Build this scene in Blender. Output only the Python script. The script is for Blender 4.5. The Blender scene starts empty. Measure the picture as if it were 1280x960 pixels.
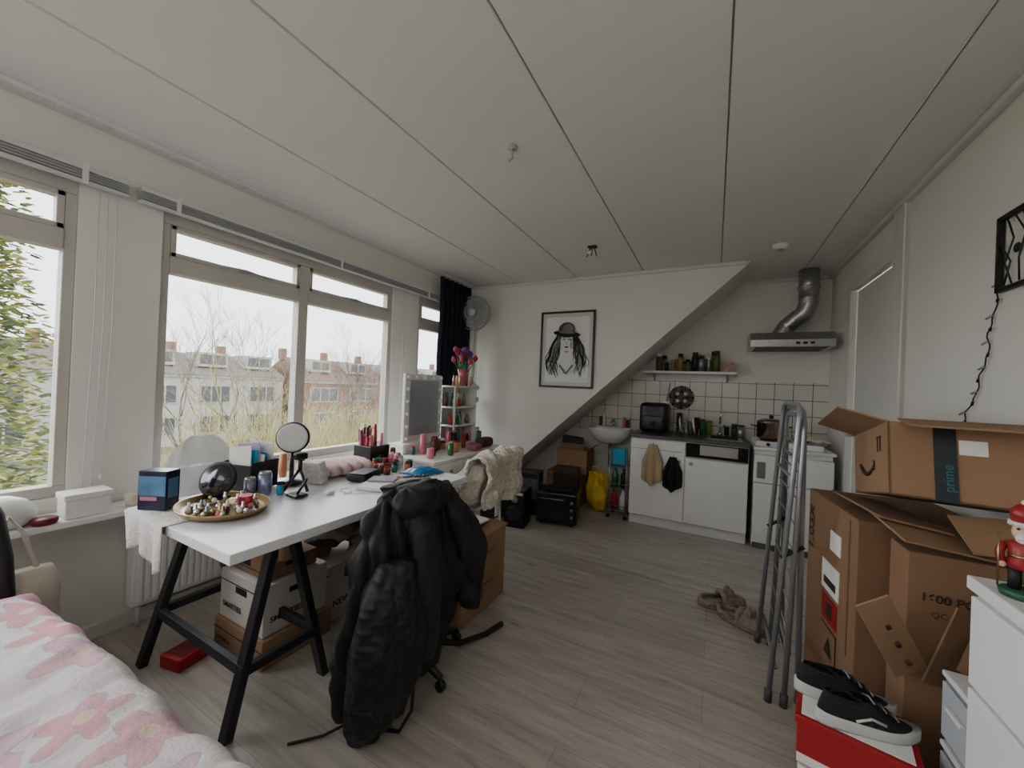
import bpy, bmesh, math, random
from mathutils import Vector, Matrix, Euler, noise
random.seed(4)
PI=math.pi
# ---------------------------------------------------------------- materials
def lin(c):
    return tuple(((x/255)/12.92 if x/255<=.04045 else ((x/255+.055)/1.055)**2.4) for x in c)
MC={}
def M(name,col,rough=.5,metal=0,var=0,vs=6,bump=0,bs=60,trans=0,alpha=1,emis=0,stretch=None,sheen=0,bd=.01):
    if name in MC: return MC[name]
    m=bpy.data.materials.new(name); m.use_nodes=True; nt=m.node_tree
    b=nt.nodes["Principled BSDF"]; c=lin(col)
    b.inputs["Base Color"].default_value=(*c,1); b.inputs["Roughness"].default_value=rough; b.inputs["Metallic"].default_value=metal
    if trans: b.inputs["Transmission Weight"].default_value=trans
    if alpha<1: b.inputs["Alpha"].default_value=alpha
    if sheen: b.inputs["Sheen Weight"].default_value=sheen
    if emis: b.inputs["Emission Color"].default_value=(*c,1); b.inputs["Emission Strength"].default_value=emis
    tc=nt.nodes.new("ShaderNodeTexCoord"); mp=nt.nodes.new("ShaderNodeMapping"); nt.links.new(tc.outputs["Object"],mp.inputs[0])
    if stretch: mp.inputs["Scale"].default_value=stretch
    v=max(var,.02)
    n=nt.nodes.new("ShaderNodeTexNoise"); n.inputs["Scale"].default_value=vs; n.inputs["Detail"].default_value=5
    nt.links.new(mp.outputs[0],n.inputs["Vector"])
    r=nt.nodes.new("ShaderNodeValToRGB"); nt.links.new(n.outputs["Fac"],r.inputs[0])
    r.color_ramp.elements[0].position=.3; r.color_ramp.elements[1].position=.7
    r.color_ramp.elements[0].color=(*[max(0,x*(1-v)) for x in c],1); r.color_ramp.elements[1].color=(*[min(1,x*(1+v)+v*.02) for x in c],1)
    nt.links.new(r.outputs[0],b.inputs["Base Color"])
    if bump:
        n2=nt.nodes.new("ShaderNodeTexNoise"); n2.inputs["Scale"].default_value=bs; n2.inputs["Detail"].default_value=4
        nt.links.new(mp.outputs[0],n2.inputs["Vector"])
        bp=nt.nodes.new("ShaderNodeBump"); bp.inputs["Strength"].default_value=bump; bp.inputs["Distance"].default_value=bd
        nt.links.new(n2.outputs["Fac"],bp.inputs["Height"]); nt.links.new(bp.outputs[0],b.inputs["Normal"])
    MC[name]=m; return m
def glassmat():
    m=bpy.data.materials.new("window_glass"); m.use_nodes=True; nt=m.node_tree; nt.nodes.clear()
    t=nt.nodes.new("ShaderNodeBsdfTransparent"); g=nt.nodes.new("ShaderNodeBsdfGlossy"); g.inputs["Roughness"].default_value=.02
    mx=nt.nodes.new("ShaderNodeMixShader"); mx.inputs[0].default_value=.04; o=nt.nodes.new("ShaderNodeOutputMaterial")
    nt.links.new(t.outputs[0],mx.inputs[1]); nt.links.new(g.outputs[0],mx.inputs[2]); nt.links.new(mx.outputs[0],o.inputs[0]); return m
# ---------------------------------------------------------------- builder
class B:
    def __init__(s,name): s.n=name; s.v=[]; s.f=[]; s.m=[]; s.s=[]; s.mats=[]
    def mi(s,mat):
        if mat not in s.mats: s.mats.append(mat)
        return s.mats.index(mat)
    def add(s,vs,fs,mat,smooth=False):
        o=len(s.v); s.v+= [Vector(v) for v in vs]; k=s.mi(mat)
        for f in fs: s.f.append([i+o for i in f]); s.m.append(k); s.s.append(smooth)
        return s
    def box(s,c,sz,mat,rot=(0,0,0),bev=0,seg=2):
        bm=bmesh.new(); bmesh.ops.create_cube(bm,size=1)
        for v in bm.verts: v.co=Vector((v.co.x*sz[0],v.co.y*sz[1],v.co.z*sz[2]))
        if bev: bmesh.ops.bevel(bm,geom=bm.edges[:],offset=min(bev,min(sz)*.45),segments=seg,affect='EDGES',profile=.5)
        R=Euler(rot).to_matrix(); c=Vector(c); bm.verts.index_update()
        s.add([R@v.co+c for v in bm.verts],[[v.index for v in f.verts] for f in bm.faces],mat,bool(bev and seg>2)); bm.free(); return s
    def bb(s,x0,x1,y0,y1,z0,z1,mat,bev=0):
        return s.box(((x0+x1)/2,(y0+y1)/2,(z0+z1)/2),(abs(x1-x0),abs(y1-y0),abs(z1-z0)),mat,bev=bev)
    def lathe(s,prof,loc,mat,n=20,rot=(0,0,0),sc=(1,1,1)):
        R=Euler(rot).to_matrix(); L=Vector(loc); vs=[]; fs=[]
        for r,z in prof:
            for i in range(n):
                a=2*PI*i/n; vs.append(R@Vector((r*math.cos(a)*sc[0],r*math.sin(a)*sc[1],z*sc[2]))+L)
        for j in range(len(prof)-1):
            for i in range(n):
                k=(i+1)%n; fs.append([j*n+i,j*n+k,(j+1)*n+k,(j+1)*n+i])
        if prof[0][0]>1e-5: fs.append(list(range(n))[::-1])
        if prof[-1][0]>1e-5: fs.append([(len(prof)-1)*n+i for i in range(n)])
        return s.add(vs,fs,mat,True)
    def cyl(s,p0,p1,r,mat,r1=None,n=14): return s.tube([p0,p1],r,mat,n=n,radii=[r,r if r1 is None else r1])
    def tube(s,pts,r,mat,n=8,radii=None,closed=False):
        pts=[Vector(p) for p in pts]; N=len(pts); vs=[]; fs=[]
        up=None
        for j,p in enumerate(pts):
            if closed: t=(pts[(j+1)%N]-pts[j-1])
            else: t=(pts[min(j+1,N-1)]-pts[max(j-1,0)])
            t.normalize()
            if up is None:
                up=Vector((0,0,1)) if abs(t.z)<.9 else Vector((1,0,0))
            a=(up-t*up.dot(t)).normalized(); b=t.cross(a); up=a
            rr=radii[j] if radii else r
            for i in range(n):
                q=2*PI*i/n; vs.append(p+a*math.cos(q)*rr+b*math.sin(q)*rr)
        for j in range(N if closed else N-1):
            j2=(j+1)%N
            for i in range(n):
                k=(i+1)%n; fs.append([j*n+i,j*n+k,j2*n+k,j2*n+i])
        if not closed: fs.append(list(range(n))[::-1]); fs.append([(N-1)*n+i for i in range(n)])
        return s.add(vs,fs,mat,True)
    def sph(s,c,r,mat,n=14,m=8):
        if not isinstance(r,(tuple,list)): r=(r,r,r)
        prof=[(math.sin(PI*j/m),-math.cos(PI*j/m)) for j in range(m+1)]; prof[0]=(1e-6,-1); prof[-1]=(1e-6,1)
        return s.lathe([(a,b) for a,b in prof],c,mat,n=n,sc=r)
    def grid(s,fn,nu,nv,mat,closeu=False,smooth=True,caps=False):
        vs=[];fs=[]; W=nu if closeu else nu+1
        for j in range(nv+1):
            for i in range(W): vs.append(fn(i/nu,j/nv))
        for j in range(nv):
            for i in range(nu):
                k=(i+1)%W; fs.append([j*W+i,j*W+k,(j+1)*W+k,(j+1)*W+i])
        if caps: fs.append(list(range(W))[::-1]); fs.append([nv*W+i for i in range(W)])
        return s.add(vs,fs,mat,smooth)
    def loft(s,secs,mat,n=40,folds=0,fk=7,wob=0,caps=True,seed=0,sub=3,vf=0):
        def fn(u,v):
            t=v*(len(secs)-1); i=min(int(t),len(secs)-2); w=t-i
            a=[secs[i][k]*(1-w)+secs[i+1][k]*w for k in range(5)]
            th=2*PI*u; f=1+folds*math.sin(fk*th+seed+3*v)*(.3+.7*v)
            p=Vector((a[1]+a[3]*math.cos(th)*f,a[2]+a[4]*math.sin(th)*f,a[0]))
            d=0
            if wob: d+=noise.noise(p*6+Vector((seed,0,0)))*wob+noise.noise(p*15+Vector((seed,0,0)))*wob*.4
            if vf:
                q=Vector((p.x*15+seed,p.y*15+p.z*2,p.z*2.2)); e=noise.noise(q); d+=(abs(e)*1.6-.35)*vf
                q=Vector((p.x*34+seed,p.y*34-p.z*5,p.z*7)); d+=noise.noise(q)*vf*.35
            return p+Vector((math.cos(th),math.sin(th),0))*d
        return s.grid(fn,n,(len(secs)-1)*sub,mat,closeu=True,caps=caps)
    def prism(s,pts,ext,mat):
        pts=[Vector(p) for p in pts]; e=Vector(ext); n=len(pts)
        return s.add(pts+[p+e for p in pts],[list(range(n))[::-1],[n+i for i in range(n)]]+[[i,(i+1)%n,n+(i+1)%n,n+i] for i in range(n)],mat)
    def text(s,txt,loc,size,mat,mtx,bold=0):
        cu=bpy.data.curves.new("t","FONT"); cu.body=txt; cu.size=size; cu.offset=bold; o=bpy.data.objects.new("t",cu); bpy.context.collection.objects.link(o)
        dg=bpy.context.evaluated_depsgraph_get(); me=bpy.data.meshes.new_from_object(o.evaluated_get(dg))
        Mx=Matrix.Translation(loc)@mtx.to_4x4()
        s.add([Mx@v.co for v in me.vertices],[list(p.vertices) for p in me.polygons],mat)
        bpy.data.objects.remove(o); bpy.data.meshes.remove(me); return s
    def xf(s,pivot,rot=(0,0,0),move=(0,0,0),sc=1):
        p=Vector(pivot); R=Euler(rot).to_matrix(); s.v=[R@((v-p)*sc)+p+Vector(move) for v in s.v]; return s
    def done(s,rot=0,pivot=None,solid=0,origin=True):
        if rot:
            p=Vector(pivot); R=Matrix.Rotation(rot,3,'Z'); s.v=[R@(v-p)+p for v in s.v]
        xs=[v.x for v in s.v]; ys=[v.y for v in s.v]; zs=[v.z for v in s.v]
        o=Vector(((min(xs)+max(xs))/2,(min(ys)+max(ys))/2,min(zs))) if origin else Vector((0,0,0))
        me=bpy.data.meshes.new(s.n); me.from_pydata([tuple(v-o) for v in s.v],[],s.f)
        for m in s.mats: me.materials.append(m)
        me.polygons.foreach_set("material_index",s.m); me.polygons.foreach_set("use_smooth",s.s); me.update()
        if len(s.f)<40000:
            bm=bmesh.new(); bm.from_mesh(me); bmesh.ops.recalc_face_normals(bm,faces=bm.faces[:]); bm.to_mesh(me); bm.free()
        ob=bpy.data.objects.new(s.n,me); ob.location=o; bpy.context.collection.objects.link(ob)
        if solid:
            k=ob.modifiers.new("sol","SOLIDIFY"); k.thickness=solid
        return ob
MX=Matrix(((0,0,-1),(-1,0,0),(0,1,0)))
MXU=Matrix(((0,0,-1),(0,1,0),(1,0,0)))
MY=Matrix(((1,0,0),(0,0,-1),(0,1,0)))
MPX=Matrix(((0,0,1),(1,0,0),(0,1,0)))

wall=M("wall_paint",(224,222,214),.85,var=.02,vs=2,bump=.05,bs=150)
ceilm=M("ceiling_paint",(224,223,220),.9,var=.015,vs=1.5,bump=.08,bs=220)
seam=M("seam_shadow",(190,188,184),.9)
trimw=M("trim_paint",(214,212,205),.5,var=.02)
framem=M("window_frame_paint",(184,181,172),.5,var=.04,vs=8)
white=M("white_gloss",(230,230,228),.35,var=.01)
whitem=M("white_laminate",(227,228,230),.3,var=.01)
plast=M("white_plastic",(222,222,220),.4)
black=M("black_matte",(20,20,22),.6,var=.1)
blackp=M("black_plastic",(16,16,18),.3)
blackw=M("black_wood",(26,27,33),.5,var=.15,vs=12)
steel=M("steel",(190,190,188),.3,1,var=.06,vs=20)
alu=M("aluminium",(175,175,172),.35,1,var=.1,vs=30)
chrome=M("chrome",(220,220,220),.12,1)
greym=M("grey_metal",(150,152,156),.35,.7)
card=M("cardboard",(134,102,75),.88,var=.08,vs=5,bump=.1,bs=80)
card2=M("cardboard_light",(148,116,87),.88,var=.07,vs=5,bump=.1,bs=80)
cardin=M("cardboard_inside",(120,92,67),.9,var=.08)
paper=M("paper_white",(232,231,226),.8)
ink=M("print_ink",(54,40,32),.8)
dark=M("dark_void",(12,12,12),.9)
red=M("red_card",(156,16,26),.55,var=.05)
blue=M("blue_card",(30,80,150),.5,var=.05)
cyan=M("cyan_plastic",(40,150,190),.35)
pink=M("pink_soft",(214,120,140),.6)
gold=M("brass",(170,145,105),.3,1)
green=M("green_glass",(45,105,60),.2)
yellow=M("yellow_bag",(215,180,20),.4,var=.1,bump=.3,bs=20)
navy=M("navy_curtain_cloth",(14,18,36),.9,var=.15,vs=20,bump=.1,bs=200)
brownj=M("brown_jar",(85,52,32),.4)
cream=M("cream_cloth",(222,212,190),.95,var=.08,vs=20,bump=.4,bs=120)

def floormat():
    m=bpy.data.materials.new("oak_laminate"); m.use_nodes=True; nt=m.node_tree; b=nt.nodes["Principled BSDF"]; L=nt.links.new
    tc=nt.nodes.new("ShaderNodeTexCoord"); mp=nt.nodes.new("ShaderNodeMapping"); L(tc.outputs["Object"],mp.inputs[0])
    br=nt.nodes.new("ShaderNodeTexBrick"); L(mp.outputs[0],br.inputs["Vector"])
    br.offset=.37; br.inputs["Scale"].default_value=1; br.inputs["Brick Width"].default_value=1.25; br.inputs["Row Height"].default_value=.19
    br.inputs["Mortar Size"].default_value=.001; br.inputs["Mortar Smooth"].default_value=.2
    br.inputs["Color1"].default_value=(*lin((194,188,178)),1); br.inputs["Color2"].default_value=(*lin((182,175,164)),1); br.inputs["Mortar"].default_value=(*lin((140,133,123)),1)
    mp2=nt.nodes.new("ShaderNodeMapping"); mp2.inputs["Scale"].default_value=(1.1,12,1); L(tc.outputs["Object"],mp2.inputs[0])
    n=nt.nodes.new("ShaderNodeTexNoise"); n.inputs["Scale"].default_value=2.2; n.inputs["Detail"].default_value=9; n.inputs["Roughness"].default_value=.66; n.inputs["Distortion"].default_value=.7; L(mp2.outputs[0],n.inputs["Vector"])
    r=nt.nodes.new("ShaderNodeValToRGB"); r.color_ramp.elements[0].position=.32; r.color_ramp.elements[0].color=(.56,.54,.51,1); r.color_ramp.elements[1].position=.62; r.color_ramp.elements[1].color=(1.05,1.045,1.04,1); L(n.outputs["Fac"],r.inputs[0])
    mx=nt.nodes.new("ShaderNodeMix"); mx.data_type='RGBA'; mx.blend_type='MULTIPLY'; mx.inputs[0].default_value=.75
    L(br.outputs["Color"],mx.inputs[6]); L(r.outputs[0],mx.inputs[7])
    mp3=nt.nodes.new("ShaderNodeMapping"); mp3.inputs["Scale"].default_value=(.9,2.6,1); L(tc.outputs["Object"],mp3.inputs[0])
    vo=nt.nodes.new("ShaderNodeTexVoronoi"); vo.inputs["Scale"].default_value=1.9; L(mp3.outputs[0],vo.inputs["Vector"])
    r2=nt.nodes.new("ShaderNodeValToRGB"); r2.color_ramp.elements[0].color=(.40,.33,.26,1); r2.color_ramp.elements[1].position=.10; r2.color_ramp.elements[1].color=(1,1,1,1); L(vo.outputs["Distance"],r2.inputs[0])
    mx2=nt.nodes.new("ShaderNodeMix"); mx2.data_type='RGBA'; mx2.blend_type='MULTIPLY'; mx2.inputs[0].default_value=.65; L(mx.outputs[2],mx2.inputs[6]); L(r2.outputs[0],mx2.inputs[7])
    L(mx2.outputs[2],b.inputs["Base Color"]); b.inputs["Roughness"].default_value=.36
    return m
def tilemat():
    m=bpy.data.materials.new("white_tiles"); m.use_nodes=True; nt=m.node_tree; b=nt.nodes["Principled BSDF"]; L=nt.links.new
    tc=nt.nodes.new("ShaderNodeTexCoord"); mp=nt.nodes.new("ShaderNodeMapping"); mp.inputs["Rotation"].default_value=(PI/2,0,0); L(tc.outputs["Object"],mp.inputs[0])
    br=nt.nodes.new("ShaderNodeTexBrick"); br.offset=0; L(mp.outputs[0],br.inputs["Vector"]); br.inputs["Scale"].default_value=1
    br.inputs["Brick Width"].default_value=.15; br.inputs["Row Height"].default_value=.15; br.inputs["Mortar Size"].default_value=.003; br.inputs["Mortar Smooth"].default_value=0
    br.inputs["Color1"].default_value=(*lin((220,217,208)),1); br.inputs["Color2"].default_value=(*lin((210,207,197)),1); br.inputs["Mortar"].default_value=(*lin((86,81,76)),1)
    L(br.outputs["Color"],b.inputs["Base Color"]); b.inputs["Roughness"].default_value=.2
    return m
def duvetmat():
    m=bpy.data.materials.new("floral_fleece"); m.use_nodes=True; nt=m.node_tree; b=nt.nodes["Principled BSDF"]; L=nt.links.new
    tc=nt.nodes.new("ShaderNodeTexCoord"); nz=nt.nodes.new("ShaderNodeTexNoise"); nz.inputs["Scale"].default_value=12; L(tc.outputs["Object"],nz.inputs["Vector"])
    va=nt.nodes.new("ShaderNodeVectorMath"); va.operation='MULTIPLY_ADD'; va.inputs[1].default_value=(.02,.02,0); L(nz.outputs["Color"],va.inputs[0]); L(tc.outputs["Object"],va.inputs[2])
    fl=nt.nodes.new("ShaderNodeVectorMath"); fl.operation='MULTIPLY'; fl.inputs[1].default_value=(1,1,0); L(va.outputs[0],fl.inputs[0])
    vo=nt.nodes.new("ShaderNodeTexVoronoi"); vo.voronoi_dimensions='2D'; vo.inputs["Scale"].default_value=4.6; vo.inputs["Randomness"].default_value=.5; L(fl.outputs[0],vo.inputs["Vector"])
    sb=nt.nodes.new("ShaderNodeVectorMath"); sb.operation='SUBTRACT'; L(fl.outputs[0],sb.inputs[0]); L(vo.outputs["Position"],sb.inputs[1])
    sp=nt.nodes.new("ShaderNodeSeparateXYZ"); L(sb.outputs[0],sp.inputs[0])
    def mth(op,a,bv=None,c=None):
        x=nt.nodes.new("ShaderNodeMath"); x.operation=op
        for i,q in enumerate((a,bv,c)):
            if q is None: continue
            if isinstance(q,(int,float)): x.inputs[i].default_value=q
            else: L(q,x.inputs[i])
        return x.outputs[0]
    at=mth('ARCTAN2',sp.outputs[1],sp.outputs[0])
    sc=nt.nodes.new("ShaderNodeSeparateXYZ"); L(vo.outputs["Color"],sc.inputs[0])
    ph=mth('MULTIPLY',sc.outputs[0],6.28)
    cs=mth('COSINE',mth('MULTIPLY_ADD',at,5.0,ph))
    rad=mth('MULTIPLY',mth('MULTIPLY_ADD',cs,.11,.31),mth('MULTIPLY_ADD',sc.outputs[1],.4,.85))
    d=mth('SUBTRACT',rad,vo.outputs["Distance"])
    f=mth('MULTIPLY',mth('MINIMUM',mth('MAXIMUM',mth('MULTIPLY',d,32),0.0),1.0),.88)
    edge=mth('MULTIPLY',mth('LESS_THAN',mth('ABSOLUTE',d),.018),.5)
    cen=mth('LESS_THAN',vo.outputs["Distance"],.085)
    rp=nt.nodes.new("ShaderNodeValToRGB"); e=rp.color_ramp.elements; e[0].color=(*lin((212,138,154)),1); e[1].position=1; e[1].color=(*lin((190,182,200)),1); x=e.new(.5); x.color=(*lin((216,164,178)),1); L(sc.outputs[2],rp.inputs[0])
    m1=nt.nodes.new("ShaderNodeMix"); m1.data_type='RGBA'; m1.inputs[6].default_value=(*lin((214,208,209)),1); L(f,m1.inputs[0]); L(rp.outputs[0],m1.inputs[7])
    m3=nt.nodes.new("ShaderNodeMix"); m3.data_type='RGBA'; m3.inputs[7].default_value=(*lin((168,120,142)),1); L(edge,m3.inputs[0]); L(m1.outputs[2],m3.inputs[6])
    m2=nt.nodes.new("ShaderNodeMix"); m2.data_type='RGBA'; m2.inputs[7].default_value=(*lin((224,200,178)),1); L(cen,m2.inputs[0]); L(m3.outputs[2],m2.inputs[6])
    L(m2.outputs[2],b.inputs["Base Color"]); b.inputs["Roughness"].default_value=.95; b.inputs["Sheen Weight"].default_value=.15
    n2=nt.nodes.new("ShaderNodeTexNoise"); n2.inputs["Scale"].default_value=90; n2.inputs["Detail"].default_value=3; L(tc.outputs["Object"],n2.inputs["Vector"]); bp=nt.nodes.new("ShaderNodeBump"); bp.inputs["Strength"].default_value=.4; bp.inputs["Distance"].default_value=.008
    L(n2.outputs["Fac"],bp.inputs["Height"]); L(bp.outputs[0],b.inputs["Normal"]); return m
glass=glassmat()
# ---------------------------------------------------------------- room shell
XW=-2.60; XR=.93; YF=3.8; YB=4.5; H=2.45; Y0=-1.7
B("floor").bb(XW-.12,XR+.12,Y0,YB+.12,-.06,0,floormat()).done(origin=False)
b=B("ceiling"); xs=[XW-.12,-1.96,-1.30,-.64,.01,.67,XR+.12]
for i in range(6): b.bb(xs[i]+.003,xs[i+1]-.003,Y0,YB+.12,H,H+.012,ceilm,bev=.003)
b.bb(XW-.12,XR+.12,Y0,YB+.12,H+.012,H+.06,seam)
for x in xs[1:-1]: b.bb(x-.012,x-.0045,Y0,3.82,H-.003,H+.001,ceilm)
b.done(origin=False)
b=B("wall_left"); t0=XW-.10
ZB,ZT=.71,2.15
b.bb(t0,XW,Y0,YF,0,ZB,wall); b.bb(t0,XW,Y0,YF,ZT,H,wall)
for y0,y1 in ((Y0,-1.5),(-.42,-.35),(.59,.89),(2.53,2.86),(3.66,YF)): b.bb(t0,XW,y0,y1,ZB,ZT,wall)
b.done(origin=False)
def window(name,y0,y1,mull):
    b=B(name); xo,xi=XW-.085,XW-.015; F=framem
    b.bb(xo,xi,y0,y1,ZT-.06,ZT,F,.004); b.bb(xo,xi,y0,y1,ZB,ZB+.05,F,.004)
    b.bb(xo,xi,y0,y0+.04,ZB+.05,ZT-.06,F,.004); b.bb(xo,xi,y1-.04,y1,ZB+.05,ZT-.06,F,.004)
    ys=[y0+.04]+mull+[y1-.04]
    for m in mull: b.bb(xo,xi,m-.035,m+.035,ZB+.05,ZT-.06,F,.004)
    for i in range(len(ys)-1):
        a=ys[i]+(.035 if i else 0); c=ys[i+1]-(.035 if i<len(ys)-2 else 0)
        b.bb(xo+.005,xi+.008,a,c,1.83,1.92,F,.004)
        for z in (1.92,2.065): b.bb(xo+.02,xi+.004,a,c,z,z+.025,F,.003)
        for y in (a,c-.025): b.bb(xo+.02,xi+.004,y,y+.025,1.92,2.09,F,.003)
        b.bb(xo+.035,xo+.041,a,c,ZB+.05,1.83,glass); b.bb(xo+.035,xo+.041,a+.025,c-.025,1.945,2.065,glass)
        m=(a+c)/2
        b.bb(xi+.004,xi+.03,m-.03,m+.03,1.93,1.945,greym,.003); b.tube([(xi+.02,m-.12,1.936),(xi+.035,m,1.94),(xi+.02,m+.13,1.93)],.005,greym)
    b.done(origin=False)
window("window_1",-.35,.59,[]); window("window_2",.89,2.53,[1.69]); window("window_3",2.86,3.66,[]); window("window_4",-1.5,-.42,[])
B("trim_1").bb(XW,XW+.20,Y0,3.75,.615,.645,white,.006).done()
b=B("wall_far")
b.prism([(XW-.1,YF,0),(-2.42,YF,0),(.24,YF,H),(XW-.1,YF,H)],(0,YB-YF,0),wall); b.done(origin=False)
B("wall_back").bb(XW-.1,XR+.12,YB,YB+.12,0,H,wall).done(origin=False)
B("wall_near").bb(XW-.1,XR+.12,Y0-.1,Y0,0,H,wall).done(origin=False)
b=B("wall_right"); b.bb(XR,XR+.12,Y0,3.05,0,H,wall); b.bb(XR,XR+.12,3.90,YB,0,H,wall); b.bb(XR,XR+.12,3.05,3.90,2.17,H,wall); b.done(origin=False)
b=B("door_1"); b.bb(XR+.03,XR+.07,3.072,3.880,0.005,2.150,trimw,.004)
b.bb(XR+.022,XR+.03,3.16,3.79,.15,1.0,trimw,.006); b.bb(XR+.022,XR+.03,3.16,3.79,1.12,2.04,trimw,.006)
b.cyl((XR+.03,3.83,1.03),(XR-.02,3.83,1.03),.01,steel); b.tube([(XR-.02,3.83,1.03),(XR-.02,3.72,1.03)],.01,steel); b.bb(XR-.005,XR+.03,3.085,3.115,2.06,2.12,black,.004)
b.done()
b=B("trim_2")
b.bb(XR-.02,XR+.03,2.90,3.068,0,H-.02,trimw,.006); b.bb(XR-.012,XR+.035,3.068,3.885,2.155,2.25,trimw,.005); b.bb(XR-.012,XR+.035,3.885,3.97,0,2.25,trimw,.005)
b.bb(XR-.03,XR-.018,2.885,2.915,0,H-.03,trimw,.004)
b.done()
b=B("trim_3"); b.bb(XR-.035,XR,Y0,YB,H-.03,H,trimw,.006); b.bb(XW,.2,YF-.03,YF,H-.03,H,trimw,.006); b.bb(.28,XR,YB-.03,YB,H-.03,H,trimw,.006); b.done()
b=B("trim_4"); b.bb(XW,XW+.05,Y0,YF,H-.03,H,trimw,.006)
b.bb(XW+.05,XW+.07,Y0,3.6,H-.022,H,plast,.003)
for i in range(90): b.sph((XW+.06,-.4+i*.045,H-.028),.006,plast,6,4)
b.done()
B("baseboard_left").bb(XW,XW+.015,Y0,YF,0,.07,trimw,.003).done()
B("baseboard_right").bb(XR-.015,XR,Y0,2.9,0,.07,trimw,.003).done()
B("trim_5").bb(XW+.0,XW+.05,YF-.05,YF,.65,2.42,wall,.01).done()
B("wall_tiles").bb(-1.7,XR,YB-.01,YB,.82,1.44,tilemat()).done()
b=B("window_blind"); slat=M("blind_slat",(188,191,192),.5,0,var=.04)
for y0,y1 in ((-1.5,.74),(.78,3.08)):
    b.bb(-2.585,-2.538,y0,y1,2.190,2.215,M("blind_rail",(202,204,203),.4),.004)
    for i in range(6): b.box((-2.560,(y0+y1)/2,2.184-i*.006),(.042,y1-y0,.0022),slat,rot=(0,.03*(-1)**i,0))
    b.bb(-2.58,-2.54,y0,y1,2.137,2.148,MC["blind_rail"],.003)
    for y in (y0+.15,(y0+y1)/2,y1-.15): b.bb(-2.536,-2.533,y-.010,y+.010,2.13,2.22,plast)
for y,z in ((.64,.72),(.67,.70),(.70,.78),(2.62,1.1),(2.66,1.3)):
    b.tube([(-2.55,y,2.13),(-2.56,y+.004,1.5),(-2.565,y-.01,z)],.0022,plast,5); b.lathe([(.003,.02),(.007,0),(.001,-.01)],(-2.565,y-.01,z),plast,8)
b.done()
b=B("navy_curtain")
def cf(u,v):
    y=3.05+.56*u+.01*math.sin(9*v); x=-2.50+.035*math.sin(u*2*PI*7)*(1+.2*math.sin(3*v))+.01*noise.noise(Vector((u*9,v*4,0)))
    return Vector((x,y,2.38-1.55*v))
b.grid(cf,110,16,navy); b.done(solid=.004)
# ---------------------------------------------------------------- portrait
b=B("framed_portrait"); x0,x1,z0,z1=-1.685,-1.09,1.30,2.105; y=YF-.001
for a in ((x0,x1,z1-.02,z1),(x0,x1,z0,z0+.02),(x0,x0+.02,z0,z1),(x1-.02,x1,z0,z1)): b.bb(a[0],a[1],y-.025,y,a[2],a[3],blackp,.003)
b.bb(x0+.01,x1-.01,y-.008,y-.002,z0+.01,z1-.01,M("poster_paper",(204,204,201),.7))
b.bb(x0+.06,x1-.06,y-.0086,y-.008,z0+.06,z1-.06,paper)
g=[M("graphite_%d"%i,(c,c,c),.9,var=.3,vs=30) for i,c in enumerate((28,66,112,160,205))]
fp=M("face_paper",(222,222,220),.9)
cx,cz=-1.385,1.76; lay=[y-.0095]
def sh(pts,mt):
    lay[0]-=.0006; b.add([(cx+p[0]*1.15,lay[0],cz+p[1]*1.05) for p in pts],[list(range(len(pts)))],mt)
def ell(px,pz,rx,rz,mt,n=24,rot=0): sh([(px+rx*math.cos(t)*math.cos(rot)-rz*math.sin(t)*math.sin(rot),pz+rx*math.cos(t)*math.sin(rot)+rz*math.sin(t)*math.cos(rot)) for t in [2*PI*i/n for i in range(n)]],mt)
def strand(x,z,dx,l,w,mt,ph):
    L=[];R=[]
    for i in range(15):
        t=i/14; xx=x+dx*math.sin(t*PI*.6)+.014*math.sin(ph+t*11)*(.2+t); ww=w*(1-t*.8)
        L.append((xx-ww,z-l*t)); R.append((xx+ww,z-l*t))
    lay[0]-=.0002
    n=len(L); b.add([(cx+p[0]*1.15,lay[0],cz+p[1]*1.05) for p in L+R],[[i,i+1,n+i+1,n+i] for i in range(n-1)],mt)
for i in range(46):
    s=-1 if i%2 else 1
    strand(s*(.055+.03*random.random()),.10-.05*random.random(),s*(.03+.09*random.random()),.28+.12*random.random(),.008+.009*random.random(),g[random.choice((0,1,1,2,3,2))],random.random()*6)
sh([(-.030,-.05),(.030,-.05),(.036,-.13),(.075,-.20),(.07,-.30),(-.07,-.30),(-.075,-.20),(-.036,-.13)],fp)
sh([(-.026,-.062),(.026,-.062),(.012,-.085),(-.012,-.085)],g[3])
sh([(-.07,-.22),(-.01,-.30),(.02,-.30),(-.06,-.20)],g[2]); sh([(.07,-.22),(.01,-.30),(-.01,-.30),(.06,-.20)],g[2])
ell(0,.02,.060,.092,fp); ell(.045,.0,.012,.055,g[3])
for s in (-1,1):
    ell(s*.026,.045,.016,.008,g[0]); ell(s*.026,.045,.006,.004,g[4]); sh([(s*.008,.062),(s*.045,.068),(s*.045,.075),(s*.008,.069)][::s],g[0])
sh([(-.003,.04),(.003,.04),(.009,.004),(-.007,.004)],g[4]); ell(.001,-.000,.008,.003,g[2]); ell(0,-.032,.020,.008,g[1]); ell(0,-.032,.016,.0015,g[0])
for i in range(18):
    s=-1 if i%2 else 1; strand(s*(.062+.008*random.random()),.09,s*(.01+.04*random.random()),.25,.007,g[random.choice((0,1,2))],random.random()*6)
ell(.0,.14,.078,.075,g[1]); ell(.01,.15,.05,.05,g[2]); ell(0,.10,.13,.030,g[0],rot=-.12); ell(0,.115,.08,.014,g[2],rot=-.1)
b.done()
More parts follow.
